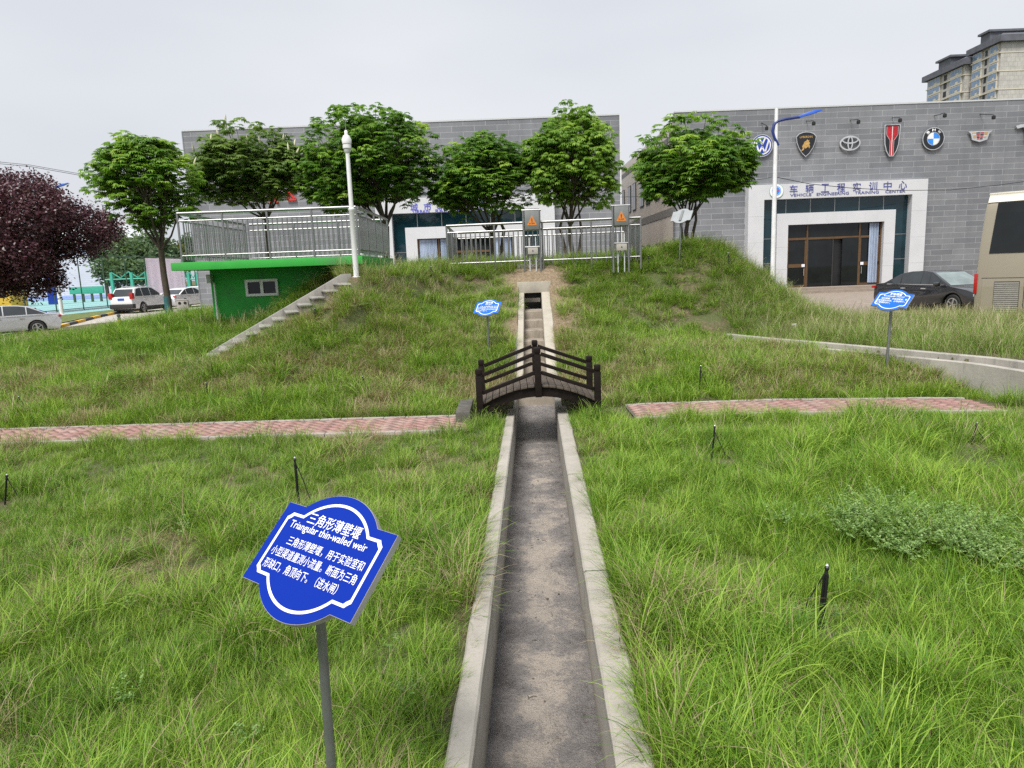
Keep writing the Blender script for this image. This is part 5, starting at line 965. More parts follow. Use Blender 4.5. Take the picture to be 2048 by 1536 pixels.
# 3 silver nested ovals
t, MX = emblem('silver emblem of nested open ovals with no backing plate', 1699.6, 286.5)
part(t, 'outer_oval', M['chrome'], lambda b: b.ring(circ(.58, 48, 1, .70), circ(.51, 48, 1, .66), -.03, .05, MX)); part(t, 'wide_oval', M['chrome'], lambda b: b.ring(circ(.46, 40, 1, .42, 0, .16), circ(.40, 40, 1, .33, 0, .17), -.028, .054, MX)); part(t, 'tall_oval', M['chrome'], lambda b: b.ring(circ(.37, 40, .42, 1), circ(.32, 40, .28, .93), -.026, .058, MX))
# 4 tall black shield with red wings
t, MX = emblem('tall black shield emblem with red converging bars', 1783, 281.5)
def tall(k, kx=None): kx = kx or k; return [(x*kx, y*k) for x, y in [(-.12, -.85), (.12, -.85), (.3, -.55), (.40, -.2), (.44, .3), (.45, .83), (.42, .87), (-.42, .87), (-.45, .83), (-.44, .3), (-.40, -.2), (-.3, -.55)]]
part(t, 'plate', M['emblem_black'], lambda b: b.prism(tall(.97, .94), -.03, .04, MX)); part(t, 'rim', M['chrome'], lambda b: b.ring(tall(1.0), tall(.955, .9), -.02, .055, MX))
for sg in (-1, 1): part(t, 'red_bar', M['emblem_red'], lambda b: b.prism([(sg*.02, -.80), (sg*.085, -.80), (sg*.10, .0), (sg*.31, .34), (sg*.31, .76), (sg*.02, .76)], .041, .05, MX))
part(t, 'centre_line', M['emblem_white'], lambda b: b.box(-.016, .016, -.8, .76, .042, .056, 0, MX))
for sg in (-1, 1): part(t, 'trim_line', M['chrome'], lambda b: stroke(b, [(sg*.1, -.8), (sg*.11, .0), (sg*.325, .33), (sg*.325, .76)], .022, .051, .056, MX))
# 5 round black ring with blue and white quarters
t, MX = emblem('round black emblem with blue and white quarters and three white letters', 1866, 277.7)
disc(.61, -.03, .04, MX).build('plate', M['emblem_black'], t); part(t, 'rim', M['chrome'], lambda b: b.ring(circ(.615), circ(.58), .0, .055, MX)); part(t, 'inner_rim', M['chrome'], lambda b: b.ring(circ(.36), circ(.335), .041, .056, MX))
for q in range(4): part(t, 'quarter', M['emblem_sky'] if q in (0, 2) else M['emblem_white'], lambda b: b.prism([(0, 0)]+[(.334*math.cos(math.pi/2*q+a), .334*math.sin(math.pi/2*q+a)) for a in np.linspace(.005, math.pi/2-.005, 12)], .041, .05, MX))
for ch_, a in (('B', 42), ('M', 0), ('W', -42)): fit_text(ch_, -.09, .09, .465, .15, M['emblem_white'], MX @ Matrix.Rotation(math.radians(a), 4, 'Z'), .042, 'lettering', t, .03, thick=.006)
# 6 wide low crest
t, MX = emblem('wide low silver crest emblem with red, gold and grey fields', 1959, 273)
def crest(k, kx=None): kx = kx or k; return [(x*kx, y*k) for x, y in [(0, -.30), (.42, -.18), (.52, .16), (.68, .29), (-.68, .29), (-.52, .16), (-.42, -.18)]]
part(t, 'frame', M['chrome'], lambda b: b.prism(crest(1), -.03, .045, MX))
cl_ = [M['gold'], M['emblem_red'], M['far_grey'], M['emblem_black'], M['gold'], M['tail_red']]; kk = 0
for r_ in range(5):
    for q in range(4):
        y1 = .22-r_*.082; hw = .46-.03*r_; xa = -hw+2*hw*q/4; xb = xa+2*hw/4-.02
        if r_ == 4 and q in (0, 3): continue
        part(t, 'field', cl_[(r_*2+q*3+(q > 1)) % 6], lambda b: b.box(xa+.01, xb, y1-.06, y1, .0455, .056, 0, MX))
# 7 silver T
t, MX = emblem('silver letter shaped like a flared T, cut by the right picture edge', 2053, 268)
part(t, 'top_bar', M['chrome'], lambda b: b.prism([(-.66, .45), (-.4, .52), (0, .55), (.4, .52), (.66, .45), (.56, .30), (.3, .36), (.2, .37), (.12, .2), (-.12, .2), (-.2, .37), (-.3, .36), (-.56, .30)], -.03, .05, MX)); part(t, 'stem', M['chrome'], lambda b: b.prism([(-.119, .199), (.119, .199), (.02, -.62), (-.02, -.62)], -.03, .05, MX))
# gooseneck lamps over the emblems
for i, (hx, hy, ax, ay, what) in enumerate([(1533.5, 253.5, 1523, 245.6, 'the round blue emblem'), (1627.5, 243.8, 1612.5, 242, 'the black bull shield'), (1717, 240.8, 1700.5, 240, 'the silver oval emblem'), (1800.3, 237.5, 1784.5, 235.3, 'the tall red and black shield'), (1889.9, 228, 1868, 231.6, 'the round quartered emblem'), (1987.5, 231.6, 1959.8, 228.3, 'the wide crest emblem')]):
    a = at_y(ax, ay, FY); e = at_y(hx, hy, FY-.75); t = thing('wall_lamp', 'small black gooseneck lamp above '+what, 'lamp', a, 0, 'lamps above the emblems'); d = e-a
    b = MB(); b.tube([(0, 0, 0), tuple(d*.5+Vector((0, 0, .02))), tuple(d*.95+Vector((0, 0, .06))), tuple(d+Vector((0, 0, .0)))], .02, 6); b.build('arm', M['black_plastic'], t)
    b = MB(); b.lathe([(.03, .05), (.09, .02), (.10, -.1), (.085, -.16)], tuple(d+Vector((0, 0, -.02))), 10); b.build('head', M['black_plastic'], t, smooth=True)
# red characters half hidden by the trees on the left hall
for lab, pts, cx, cy in (('upper red sign stroke cluster glimpsed through leaves on the left hall', [[(-.5, .3), (.5, .35)], [(-.4, -.05), (.45, 0)], [(0, .6), (-.05, -.5)], [(-.5, -.5), (.55, -.42)]], 549, 340), ('lower left red sign stroke cluster glimpsed through leaves on the left hall', [[(-.5, .4), (.5, .45)], [(-.45, 0), (.5, .05)], [(0, .5), (-.35, -.5)], [(.05, .1), (.5, -.5)]], 546, 396), ('lower right red sign stroke cluster glimpsed through leaves on the left hall', [[(-.4, .5), (-.4, -.4)], [(-.4, .45), (.45, .5)], [(-.1, .2), (.4, -.3)], [(-.45, -.42), (.5, -.4)]], 583, 392)):
    c = at_y(cx, cy, FY-.05); t = tag(MB().build('red_sign_character', M['red_letter'], loc=c), lab, 'sign'); bpy.data.objects.remove(t); b = MB()
    for s_ in pts: stroke(b, [(x*.5, y*.5) for x, y in s_], .10, -.04, .08, MX)
    tag(b.build('red_sign_character', M['red_letter'], loc=c), lab, 'sign')
# ---------------------------------------------------------------- tower blocks behind the right hall
tw = thing('apartment_tower', 'pale beige apartment tower with dark slate eaves, behind the right hall', 'building', (0, 0, 0))
def tower_block(xl, yf, w_, ln, zr, nf):
    m = [M['tower_tile'], M['tower_tile_side']]; b = MB()
    b.add([(xl, yf, 0), (xl+w_, yf, 0), (xl+w_, yf, zr), (xl, yf, zr)], [(0, 1, 2, 3)], 0); b.add([(xl, yf+ln, 0), (xl, yf, 0), (xl, yf, zr), (xl, yf+ln, zr)], [(0, 1, 2, 3)], 1); b.add([(xl, yf, zr), (xl+w_, yf, zr), (xl+w_, yf+ln, zr), (xl, yf+ln, zr)], [(0, 1, 2, 3)], 0); b.add([(xl+w_, yf, 0), (xl+w_, yf+ln, 0), (xl+w_, yf+ln, zr), (xl+w_, yf, zr)], [(0, 1, 2, 3)], 1)
    b.build('wall', m, tw)
    e = 1.5; b = MB(); b.box(xl-e, xl+w_+e, yf-e, yf+ln+e, zr, zr+2.0); b.add([(xl-e, yf-e, zr+2.0), (xl+w_+e, yf-e, zr+2.0), (xl+w_+e, yf+ln+e, zr+2.0), (xl-e, yf+ln+e, zr+2.0), (xl+3, yf+4, zr+4), (xl+w_-3, yf+4, zr+4), (xl+w_-3, yf+ln-4, zr+4), (xl+3, yf+ln-4, zr+4)], [(0, 1, 5, 4), (1, 2, 6, 5), (2, 3, 7, 6), (3, 0, 4, 7), (4, 5, 6, 7)])
    b.build('eaves', M['tower_roof'], tw)
    b = MB(); b.box(xl-1.2, xl+w_*.7, yf+ln*.30, yf+ln*.62, zr+2.02, zr+4.6); b.box(xl-2.0, xl+w_*.7+.8, yf+ln*.26, yf+ln*.66, zr+4.6, zr+5.3); b.build('roof_turret', M['tower_roof'], tw)
    fh = 2.95
    for f in range(nf):
        z1 = zr-.5-f*fh; z0 = z1-2.0
        for k, (a, c) in enumerate(((.06, .34), (.46, .54), (.62, .94))):
            b = MB(); ya, yb = yf+ln*a, yf+ln*c; b.box(xl-.06 if k == 1 else xl-.5, xl-.01, ya, yb, z0-.5, z1+.25) if k != 1 else b.box(xl-.06, xl-.01, ya, yb, z0, z1); wn = b.build('window_bay', M['tower_trim'] if k != 1 else M['interior'], tw)
            if k != 1:
                b = MB(); n = 4; q = (yb-ya-.3)/n
                for j in range(n): b.box(xl-.54, xl-.501, ya+.15+q*j+.05, ya+.15+q*(j+1)-.03, z0+.1+(.7 if j == 1 else 0), z1)
                b.build('pane', M['tower_glass'], wn)
        if f % 2 == 0: b = MB(); b.box(xl-.6, xl+w_+.1, yf-.12, yf+ln, z0-.95, z0-.62); b.build('string_course', M['tower_trim'], tw)
xa = at_y(2004, 84, 250); tower_block(xa.x, 250, 34, 15, xa.z, 9)
xb_ = at_y(1931, 130, 266); xc_ = at_y(1958, 130, 266); tower_block(xb_.x, 266, xc_.x-xb_.x+14, 23, xb_.z, 8)
# ---------------------------------------------------------------- vehicles
def wheel(root, x, y, r, w_, side):
    MX = Matrix.Translation((x, y, r)) @ Matrix.Rotation(-side*math.pi/2, 4, 'X'); b = MB(); b.lathe([(r*.66, -w_/2), (r*.93, -w_/2), (r, -w_*.35), (r, w_*.35), (r*.93, w_/2), (r*.66, w_/2)], (0, 0, 0), 24, MX); wh = b.build('wheel', M['tyre'], root, smooth=True)
    b = MB(); b.lathe([(r*.665, w_/2-.05), (r*.665, w_/2+.004), (r*.58, w_/2+.004), (r*.56, w_/2-.03)], (0, 0, 0), 24, MX)
    for k in range(5):
        a = 6.2832*k/5; d = Vector((math.cos(a), math.sin(a), 0)); b.bar(MX @ (d*r*.1+Vector((0, 0, w_/2-.012))), MX @ (d*r*.6+Vector((0, 0, w_/2-.006))), r*.2, .03)
    b.lathe([(r*.16, w_/2-.02), (r*.15, w_/2+.008)], (0, 0, 0), 12, MX); b.build('rim', M['rim'], wh)
def car(label, loc, rz, paint, L_, W_, H_, prof, cab, wx, r, suv=False, glassmat=None, belt=.9, front=True):
    """prof: lower body outline (x,z) over the top from tail to nose; cab: greenhouse outline (x,z) tail base, roof..., nose base"""
    t = thing('parked_car', label, 'car', loc, rz, 'cars parked by the road'); zb = .22 if not suv else .3; hw = W_/2; b = MB()
    out = [p for p in prof]
    bot = []
    for x0 in (wx[1], wx[0]):
        R_ = r+.06; bot += [(x0+R_*math.cos(a), max(zb, r+R_*math.sin(a))) for a in np.linspace(-.25, math.pi+.25, 11)]
    poly = out+[(L_/2-.12, zb)]+bot+[(-L_/2+.12, zb)]
    def yw(x, z):
        e = max(0, (abs(x)-L_*.30)/(L_*.20)); return hw*(1-.16*e*e)*(1-.10*max(0, (z-.55)/.5))*(1-.03*max(0, (.5-z)/.3))
    n = len(poly); vs = [(x, -yw(x, z), z) for x, z in poly]+[(x, yw(x, z), z) for x, z in poly]
    b.add(vs, [tuple(range(n)), tuple(range(2*n-1, n-1, -1))]+[(i, n+i, n+(i+1) % n, (i+1) % n) for i in range(n)]); body = b.build('body', paint, t, bevel=.035)
    b = MB(); b.box(-L_/2+.25, L_/2-.25, -hw+.16, hw-.16, .17, .75); b.build('underbody', M['cladding'], t)
    zr = max(z for x, z in cab); wr = hw*.70; wb = hw*.90
    def yc_(z): return wb+(wr-wb)*(z-belt)/(zr-belt)
    n = len(cab); b = MB(); vs = [(x, -yc_(z), z) for x, z in cab]+[(x, yc_(z), z) for x, z in cab]
    b.add(vs, [tuple(range(n)), tuple(range(2*n-1, n-1, -1))]+[(i, n+i, n+(i+1) % n, (i+1) % n) for i in range(n)]); b.build('roof', paint, t, bevel=.03)
    cx = sum(x for x, z in cab)/n; cz = (zr+belt)/2
    # side glass follows the outline, split by pillars
    def shrink(px_, pz): return (cx+(px_-cx)*.885, belt+.05+(pz-belt)*(.86))
    g = [shrink(x, z) for x, z in cab]; xs0, xs1 = min(p[0] for p in g), max(p[0] for p in g)
    def topz(x):
        q = sorted(g[:], key=lambda p: p[0]); return float(np.interp(x, [p[0] for p in q], [p[1] for p in q]))
    cuts = [xs0, xs0+(xs1-xs0)*(.27 if not suv else .30), xs0+(xs1-xs0)*.60, xs1]
    for sg in (-1, 1):
        for a, c in zip(cuts[:-1], cuts[1:]):
            a_, c_ = a+.025, c-.025; xs = np.linspace(a_, c_, 8); up_ = [(x, topz(x)) for x in xs if topz(x) > belt+.07]
            if len(up_) < 2: continue
            pts = [(up_[0][0], belt+.05)]+up_+[(up_[-1][0], belt+.05)]; b = MB(); m_ = len(pts)
            b.add([(x, sg*(yc_(z)-.01), z) for x, z in pts]+[(x, sg*(yc_(z)+.006), z) for x, z in pts], [tuple(range(m_)), tuple(range(2*m_-1, m_-1, -1))]+[(i, (i+1) % m_, m_+(i+1) % m_, m_+i) for i in range(m_)]); b.build('window', M['car_glass'], t)
    for sg in (-1, 1): b = MB(); b.bar((xs0+.1, sg*(yc_(belt+.04)+.004), belt+.035), (xs1-.1, sg*(yc_(belt+.04)+.004), belt+.035), .016, .022); b.build('window_trim', M['chrome'], t)
    for (p, q), nm, gm in (((cab[0], cab[1]), 'rear_window', M['car_glass']), ((cab[-1], cab[-2]), 'windscreen', glassmat or M['screen_glass'])):
        p, q = Vector((p[0], p[1])), Vector((q[0], q[1])); d = q-p; nrm = Vector((-d.y, d.x)).normalized(); nrm = nrm if nrm.y > 0 else -nrm
        a = p+d*.08; c = p+d*.94; ya, yc2 = yc_(a.y)-.09, yc_(c.y)-.07; b = MB(); o1 = nrm*.008; o2 = -nrm*.01
        b.add([((a+o).x, s*y, (a+o).y) if k == 0 else ((c+o).x, s*y, (c+o).y) for o in (o1, o2) for k, s, y in ((0, -1, ya), (0, 1, ya), (1, 1, yc2), (1, -1, yc2))], [(0,1,2,3), (7,6,5,4), (0,4,5,1), (1,5,6,2), (2,6,7,3), (3,7,4,0)]); b.build(nm, gm, t)
    for x0 in wx:
        for sg in (-1, 1): wheel(t, x0, sg*(hw-.13), r, .21, sg)
    for sg in (-1, 1):
        b = MB(); b.lathe([(.02, -.11), (.075, -.08), (.085, 0), (.06, .1), (.02, .12)], (cab[-1][0]-.42, sg*(hw+.07), belt+.06), 10, Matrix.Rotation(math.pi/2, 4, 'Y') @ Matrix.Scale(1, 4)); b.build('mirror', paint, t, smooth=True)
        b = MB(); xt = -L_/2+.0; z0 = .80 if not suv else .92; yt = sg*hw*.66; b.box(xt-.012, xt+(.12 if not suv else .2), min(yt, sg*hw*.915), max(yt, sg*hw*.915), z0+.02, z0+(.12 if not suv else .42)); b.build('tail_lamp', M['tail_red'], t, bevel=.03)
        if front: b = MB(); xn = L_/2; b.box(xn-.34, xn-.035, min(sg*hw*.5, sg*hw*.875), max(sg*hw*.5, sg*hw*.875), .60, .72); b.build('headlight', M['head_lamp'], t, bevel=.03)
        for xh in ((cuts[1]+cuts[2])/2-.35, (cuts[2]+cuts[3])/2-.45):
            b = MB(); b.box(xh, xh+.2, min(sg*(hw-.06), sg*(hw-.015)), max(sg*(hw-.06), sg*(hw-.015)), belt-.12, belt-.085); b.build('handle', M['chrome'], t)
    b = MB(); b.box(-L_/2-.012, -L_/2+.02, -.22, .22, .74 if not suv else .86, .88 if not suv else 1.0); b.build('number_plate', M['plate_blue'], t)
    if front:
        b = MB(); b.box(L_/2-.06, L_/2+.008, -.5, .5, .42, .62); gr = b.build('grille', M['cladding'], t, bevel=.02); b = MB(); b.box(L_/2-.05, L_/2+.016, -.56, .56, .622, .665); b.build('trim_strip', M['chrome'], gr)
        b = MB(); b.box(L_/2+.0, L_/2+.022, -.22, .22, .36, .48); b.build('number_plate', M['plate_blue'], t)
    if suv:
        b = MB(); b.box(-L_/2-.03, -L_/2+.3, -hw*.9, hw*.9, .32, .62); b.build('rear_bumper', M['cladding'], t, bevel=.05); b = MB()
        for sg in (-1, 1): b.tube([(-1.2, sg*wr*.92, zr-.02), (-1.0, sg*wr*.92, zr+.05), (.5, sg*wr*.92, zr+.05), (.7, sg*wr*.92, zr-.02)], .022, 6)
        for sg in (-1, 1):
            b2 = MB(); b2.tube([(-1.2, sg*wr*.92, zr-.02), (-1.0, sg*wr*.92, zr+.05), (.5, sg*wr*.92, zr+.05), (.7, sg*wr*.92, zr-.02)], .022, 6); b2.build('roof_rail', M['chrome'], t)
            b2 = MB(); b2.box(-1.0, 1.0, sg*hw*.9 if sg > 0 else -hw*1.0, sg*hw*1.0 if sg > 0 else -hw*.9, .30, .44); b2.build('sill_cladding', M['cladding'], t)
    return t
sedan_p = [(-2.4, .5), (-2.42, .8), (-2.36, .98), (-1.9, 1.02), (-1.2, 1.0), (0, .97), (.9, .95), (1.3, .93), (1.9, .83), (2.3, .70), (2.42, .55), (2.4, .40)]
sedan_c = [(-1.95, .97), (-1.15, 1.36), (-.7, 1.44), (-.1, 1.47), (.3, 1.42), (1.25, .93)]
suv_p = [(-2.2, .5), (-2.24, .8), (-2.22, 1.05), (-1.8, 1.08), (-.8, 1.08), (.8, 1.07), (1.15, 1.05), (1.8, .95), (2.15, .80), (2.25, .6), (2.22, .42)]
suv_c = [(-2.12, 1.05), (-1.75, 1.6), (-1.3, 1.66), (-.3, 1.68), (.25, 1.62), (1.12, 1.05)]
rz_ = math.radians(90)
g = at_h(272, 626, 0); car('white compact sport utility car with black lower trim parked by the striped kerb', (g.x-.25, g.y+1.5, 0), math.radians(84), M['car_white'], 4.5, 1.82, 1.68, suv_p, suv_c, (-1.28, 1.36), .345, True, belt=1.05)
g = at_h(352, 617, 0); car('white sedan parked ahead of the sport utility car, behind the litter bin', (g.x, g.y+1.8, 0), math.radians(80), M['car_white'], 4.8, 1.82, 1.47, sedan_p, sedan_c, (-1.38, 1.42), .33, belt=.95)
car('white car farthest along the row, mostly hidden by the green building', (at_y(396, 600, 60.5).x, 60.5, 0), math.radians(-98), M['car_white'], 4.8, 1.82, 1.47, sedan_p, sedan_c, (-1.38, 1.42), .33, belt=.95)
p = at_y(6, 667, 34.3); car('silver sedan cut by the left picture edge, under the purple tree', (p.x, 34.4, float(road_h(p.x, 34.4))), math.radians(214), M['car_silver'], 4.85, 1.84, 1.46, sedan_p, sedan_c, (-1.38, 1.42), .335, belt=.95)
p = at_y(1880, 600, 25.4); car('glossy black sedan parked before the right hall, half behind the coach', (p.x, 25.4, -.11), math.radians(-77), M['car_black'], 4.9, 1.85, 1.47, sedan_p, sedan_c, (-1.4, 1.42), .335, belt=.95, glassmat=M['screen_glass'])
# coach seen from its rear corner
cpt = at_y(1949, 560, 17.0); co = thing('coach', 'beige coach with a large dark rear window, cut by the right picture edge', 'coach', (cpt.x, 17.0, 0), math.radians(-43)); BL, BW, BH = 11, 2.5, 3.32
b = MB(); pr_ = [(0, .32), (.0, 1.2), (.05, 2.0), (.15, 2.9), (.20, 3.12), (.34, 3.26), (.6, BH), (BL-.3, BH), (BL, 2.9), (BL, .32)]; n = len(pr_)
b.add([(0+(.10*max(0, (z-1.2)/1.9)**1.5), y, z) for y, z in pr_]+[(BW-(.10*max(0, (z-1.2)/1.9)**1.5), y, z) for y, z in pr_], [tuple(range(n)), tuple(range(2*n-1, n-1, -1))]+[(i, n+i, n+(i+1) % n, (i+1) % n) for i in range(n)]); b.build('body', M['bus'], co, bevel=.14)
def rear(z): return float(np.interp(z, [.32, 1.2, 2.0, 2.9, 3.12, 3.26], [0, 0, .05, .15, .20, .34]))
def rquad(x0, x1, z0, z1, off, name, m, par=co, nz=6, xt=None):
    b = MB(); zs = np.linspace(z0, z1, nz); xt = xt if xt is not None else x0; k = lambda i: x0+(xt-x0)*i/(nz-1)
    for s_ in (0, 1):
        pass
    vs = [(xx, rear(z)-off*q+.01*(1-q), z) for q in (1, 0) for i, z in enumerate(zs) for xx in (k(i), x1)]
    m_ = nz*2; fs = [(2*i, 2*i+1, 2*i+3, 2*i+2) for i in range(nz-1)]+[(m_+2*i, m_+2*i+2, m_+2*i+3, m_+2*i+1) for i in range(nz-1)]
    for i in range(nz-1): fs += [(2*i, 2*i+2, m_+2*i+2, m_+2*i), (2*i+1, m_+2*i+1, m_+2*i+3, 2*i+3)]
    fs += [(0, m_, m_+1, 1), (m_-2, m_-1, 2*m_-1, 2*m_-2)]; b.add(vs, fs); return b.build(name, m, par)
rquad(.25, 1.235, 1.92, 3.09, .012, 'rear_window', M['glass_dark'], xt=.34); rquad(1.265, 2.25, 1.92, 3.09, .012, 'rear_window', M['glass_dark']); rquad(1.237, 1.263, 1.92, 3.09, .008, 'window_seal', M['cladding'])
b = MB(); b.box(.12, BW-.12, .36, BL-.4, BH-.03, BH+.02); b.build('roof_panel', M['bus_roof'], co, bevel=.02)
rquad(.14, BW-.14, 3.11, 3.29, .012, 'roof_fairing', M['bus_roof'])
eh = rquad(.16, .98, .40, 1.33, .006, 'engine_hatch', M['bus']); rquad(1.0, 1.9, .40, 1.33, .006, 'engine_hatch', M['bus'])
rquad(.14, 1.0, 1.335, 1.35, .003, 'hatch_seam', M['cladding']); rquad(.975, .995, .40, 1.33, .004, 'hatch_seam', M['cladding'])
rquad(.40, .90, .52, 1.26, .008, 'louvre_recess', M['cladding'], eh)
for i in range(15):
    z = .55+i*.047; b = MB(); b.box(.41, .89, -.028, -.010, z, z+.027); b.build('louvre', M['bin'], eh)
b = MB(); b.box(-.012, .06, -.02, .10, .98, 1.45); b.build('tail_light', M['tail_red'], co, bevel=.015)
for y in (2.6, 8.6):
    for x in (.12, BW-.12): wheel(co, x, y, .48, .28, 1)
for o in [q for q in co.children if q.name.startswith('wheel')]: o.data.transform(Matrix.Identity(4))
# ---------------------------------------------------------------- street lamps, wires
def street_lamp(label, base, top_h, r0, head_pts, head):
    t = thing('street_lamp', label, 'street lamp', base); b = MB(); b.lathe([(r0*2, 0), (r0*2, .03), (r0*1.05, .05), (r0, top_h*.5), (r0*.75, top_h)], (0, 0, 0), 14); b.build('pole', M['white_paint'], t, smooth=True)
    b = MB(); b.tube(head_pts, .055, 8); b.build('arm', M['lamp_navy'], t, smooth=True)
    p, d = Vector(head_pts[-1]), Vector(head); l = d.length; d.normalize(); s = d.cross(Vector((0, 0, 1))).normalized(); u = s.cross(d); b = MB(); vs = []
    for k, w_, h_ in ((-.08, .05, .05), (.15, .09, .07), (.55, .15, .08), (.85, .11, .06), (1.0, .02, .02)): c = p+d*l*k; vs += [c-s*w_-u*h_*.4, c+s*w_-u*h_*.4, c+s*w_*.8+u*h_, c-s*w_*.8+u*h_]
    b.add(vs, [(i*4+k, i*4+(k+1) % 4, (i+1)*4+(k+1) % 4, (i+1)*4+k) for i in range(4) for k in range(4)]+[(0, 1, 2, 3), (16, 17, 18, 19)]); h = b.build('lamp_head', M['lamp_blue'], t, bevel=.01)
    return t
LY = 28.0; bs = at_y(1545, 560, LY); base = Vector((bs.x, LY, .0)); tp = at_y(1553, 216, LY)
pts = [at_y(x, y, LY-.03)-base for x, y in ((1557, 291), (1549, 276), (1545, 262), (1548, 249), (1556, 242), (1572, 238), (1600, 234))]
street_lamp('tall white street lamp with a curved navy arm and blue head, before the right hall', base, tp.z, .085, [tuple(p) for p in pts], tuple(at_y(1645, 220, LY-.1)-at_y(1600, 234, LY-.03)))
LY2 = 46.5; bs = at_h(118, 632, 0); base = Vector((bs.x, LY2, .05)); tp = at_y(97, 420, LY2); pts = [at_y(x, y, LY2)-base for x, y in ((100, 440), (92, 415), (96, 392), (110, 376))]
street_lamp('white street lamp behind the purple tree, its blue head showing above the leaves', base, tp.z, .12, [tuple(p) for p in pts], tuple(at_y(137, 366, LY2)-at_y(110, 376, LY2)))
def cable(label, pts, r=.02):
    P = [Vector(p) for p in pts]; tag(MB().tube(P, r, 5).build('overhead_cable', M['black_plastic']), label, 'cable')
cable('black overhead cable sagging from the street lamp across the right hall', [at_y(x, y, Y) for x, y, Y in ((1551, 354, 28), (1620, 368, 29), (1700, 376, 30), (1790, 381, 31), (1900, 380, 32), (1990, 371, 33), (2110, 355, 34))], .014)
cable('thin overhead cable running left from the street lamp towards the left hall', [at_y(x, y, Y) for x, y, Y in ((1548, 354, 28), (1500, 362, 29), (1440, 376, 30), (1340, 392, 31), (1240, 394, 32))], .010)
cable('thin overhead cable crossing the sky at the upper left', [at_y(x, y, Y) for x, y, Y in ((-60, 322, 60), (60, 333, 60), (190, 356, 60), (300, 378, 60))], .022)
cable('second thin overhead cable just below the first at the upper left', [at_y(x, y, Y) for x, y, Y in ((-60, 318, 60.5), (60, 330, 60.5), (190, 353, 60.5), (300, 376, 60.5))], .02)
# ---------------------------------------------------------------- bin, bollards, kerb, pipe stub
g = at_h(367, 628, 0); t = thing('litter_bin', 'beige steel twin litter bin on the road left of the green building', 'bin', g, math.radians(25)); b = MB(); b.box(-.31, .31, -.22, .22, .04, .82); b.build('body', M['bin'], t, bevel=.015); b = MB(); b.box(-.325, .325, -.235, .235, .821, .88); b.build('lid', M['bin'], t, bevel=.02)
for x in (-.15, .15): b = MB(); b.lathe([(.085, 0), (.085, .012)], (x, -.221, .66), 14, Matrix.Rotation(math.pi/2, 4, 'X')); b.build('opening', M['interior'], t)
for pxx, pyy, lab in ((240, 652, 'squat yellow and black striped bollard left of the painted chestnut trunk'), (378, 651, 'squat yellow and black striped bollard below the litter bin')):
    g = at_y(pxx, pyy, 31.5); t = thing('bollard', lab, 'bollard', (g.x, 31.5, float(road_h(g.x, 31.5))), 0, 'striped bollards by the grass edge')
    for k in range(5): b = MB(); b.lathe([(.16-.02*k, .12*k), (.14-.02*k, .12*(k+1)-.001)], (0, 0, 0), 12); b.build('stripe', M['yellow_paint'] if k % 2 else M['black_paint'], t)
    b = MB(); b.lathe([(.03, .6), (.075, .63), (.08, .69), (.03, .75)], (0, 0, 0), 12); b.build('knob', M['black_paint'], t, smooth=True)
k0, k1 = at_h(98, 647, 0), at_h(240, 627, 0); d = (k1-k0); nk = 13; kt = thing('painted_kerb', 'kerb of alternating yellow and black blocks along the verge', 'kerb', (k0.x, k0.y, 0)); ln = 1.0; dn = d.normalized()
for i in range(-4, 26):
    a = dn*(i*ln+.01); c = dn*((i+1)*ln-.01); z = [float(road_h(k0.x+q.x, k0.y+q.y)) for q in (a, c)]; b = MB(); b.bar((a.x, a.y, z[0]+.06), (c.x, c.y, z[1]+.06), .22, .17); b.build('kerb_block', M['yellow_paint'] if i % 2 else M['black_paint'], kt, bevel=.02)
g = hit(1588, 664, 8); t = MB().lathe([(.045, -.1), (.045, .13), (.055, .13), (.055, .17), (.03, .18)], (0, 0, 0), 12).build('pipe_stub', M['white_paint'], loc=g, smooth=True); tag(t, 'short white capped pipe standing in the grass beyond the curved channel', 'pipe')
# ---------------------------------------------------------------- sports ground fence and what stands behind it
f0, f1 = Vector((-33.6, 36, 0)), Vector((-31.6, 92, 0)); ft = thing('sports_fence', 'tall dark green post and wire fence round the sports court', 'fence', f0); d = f1-f0; npst = 19
for i in range(npst): b = MB(); b.tube([tuple(d*i/(npst-1)), tuple(d*i/(npst-1)+Vector((0, 0, 4.2)))], .05, 6); b.build('post', M['fence_green'], ft)
for z in (.18, 4.2): b = MB(); b.tube([(0, 0, z), tuple(d+Vector((0, 0, z)))], .035, 6); b.build('rail', M['fence_green'], ft)
b = MB()
for i in range(27): b.bar((0, 0, .3+.15*i), tuple(d+Vector((0, 0, .3+.15*i))), .006)
b.build('wire', M['fence_green'], ft)
b = MB(); b.box(-.09, .02, 0, d.length, .0, .12); o = b.build('plinth', M['far_white'], ft); o.rotation_euler = (0, 0, math.atan2(-d.x, d.y))
def on_fence(px_, py_, off=.12):
    r = ray(px_, py_); k = (f0.x+off+(0-f0.y)*0); # intersect with the vertical plane of the fence
    nx, ny = d.y, -d.x; t_ = ((f0.x+off)*nx+f0.y*ny)/(r.x*nx+r.y*ny); return Vector((r.x*t_, r.y*t_, CAM_H+r.z*t_))
pA, pB = on_fence(290, 519), on_fence(366, 522); n = 24; b = MB(); vs = []
for i in range(n+1):
    k = i/n; p = pA.lerp(pB, k); w_ = .06*math.sin(i*1.3); zb = .9-.5*k+.12*math.sin(i*.9)
    for j in range(7): vs.append((p.x+w_*(.3+j/6), p.y, 4.1+(zb-4.1)*j/6))
b.add(vs, [(i*7+j, (i+1)*7+j, (i+1)*7+j+1, i*7+j+1) for i in range(n) for j in range(6)]); tag(b.build('cloth_banner', M['pink_cloth'], smooth=True), 'faded pink cloth banner hanging on the sports fence', 'banner')
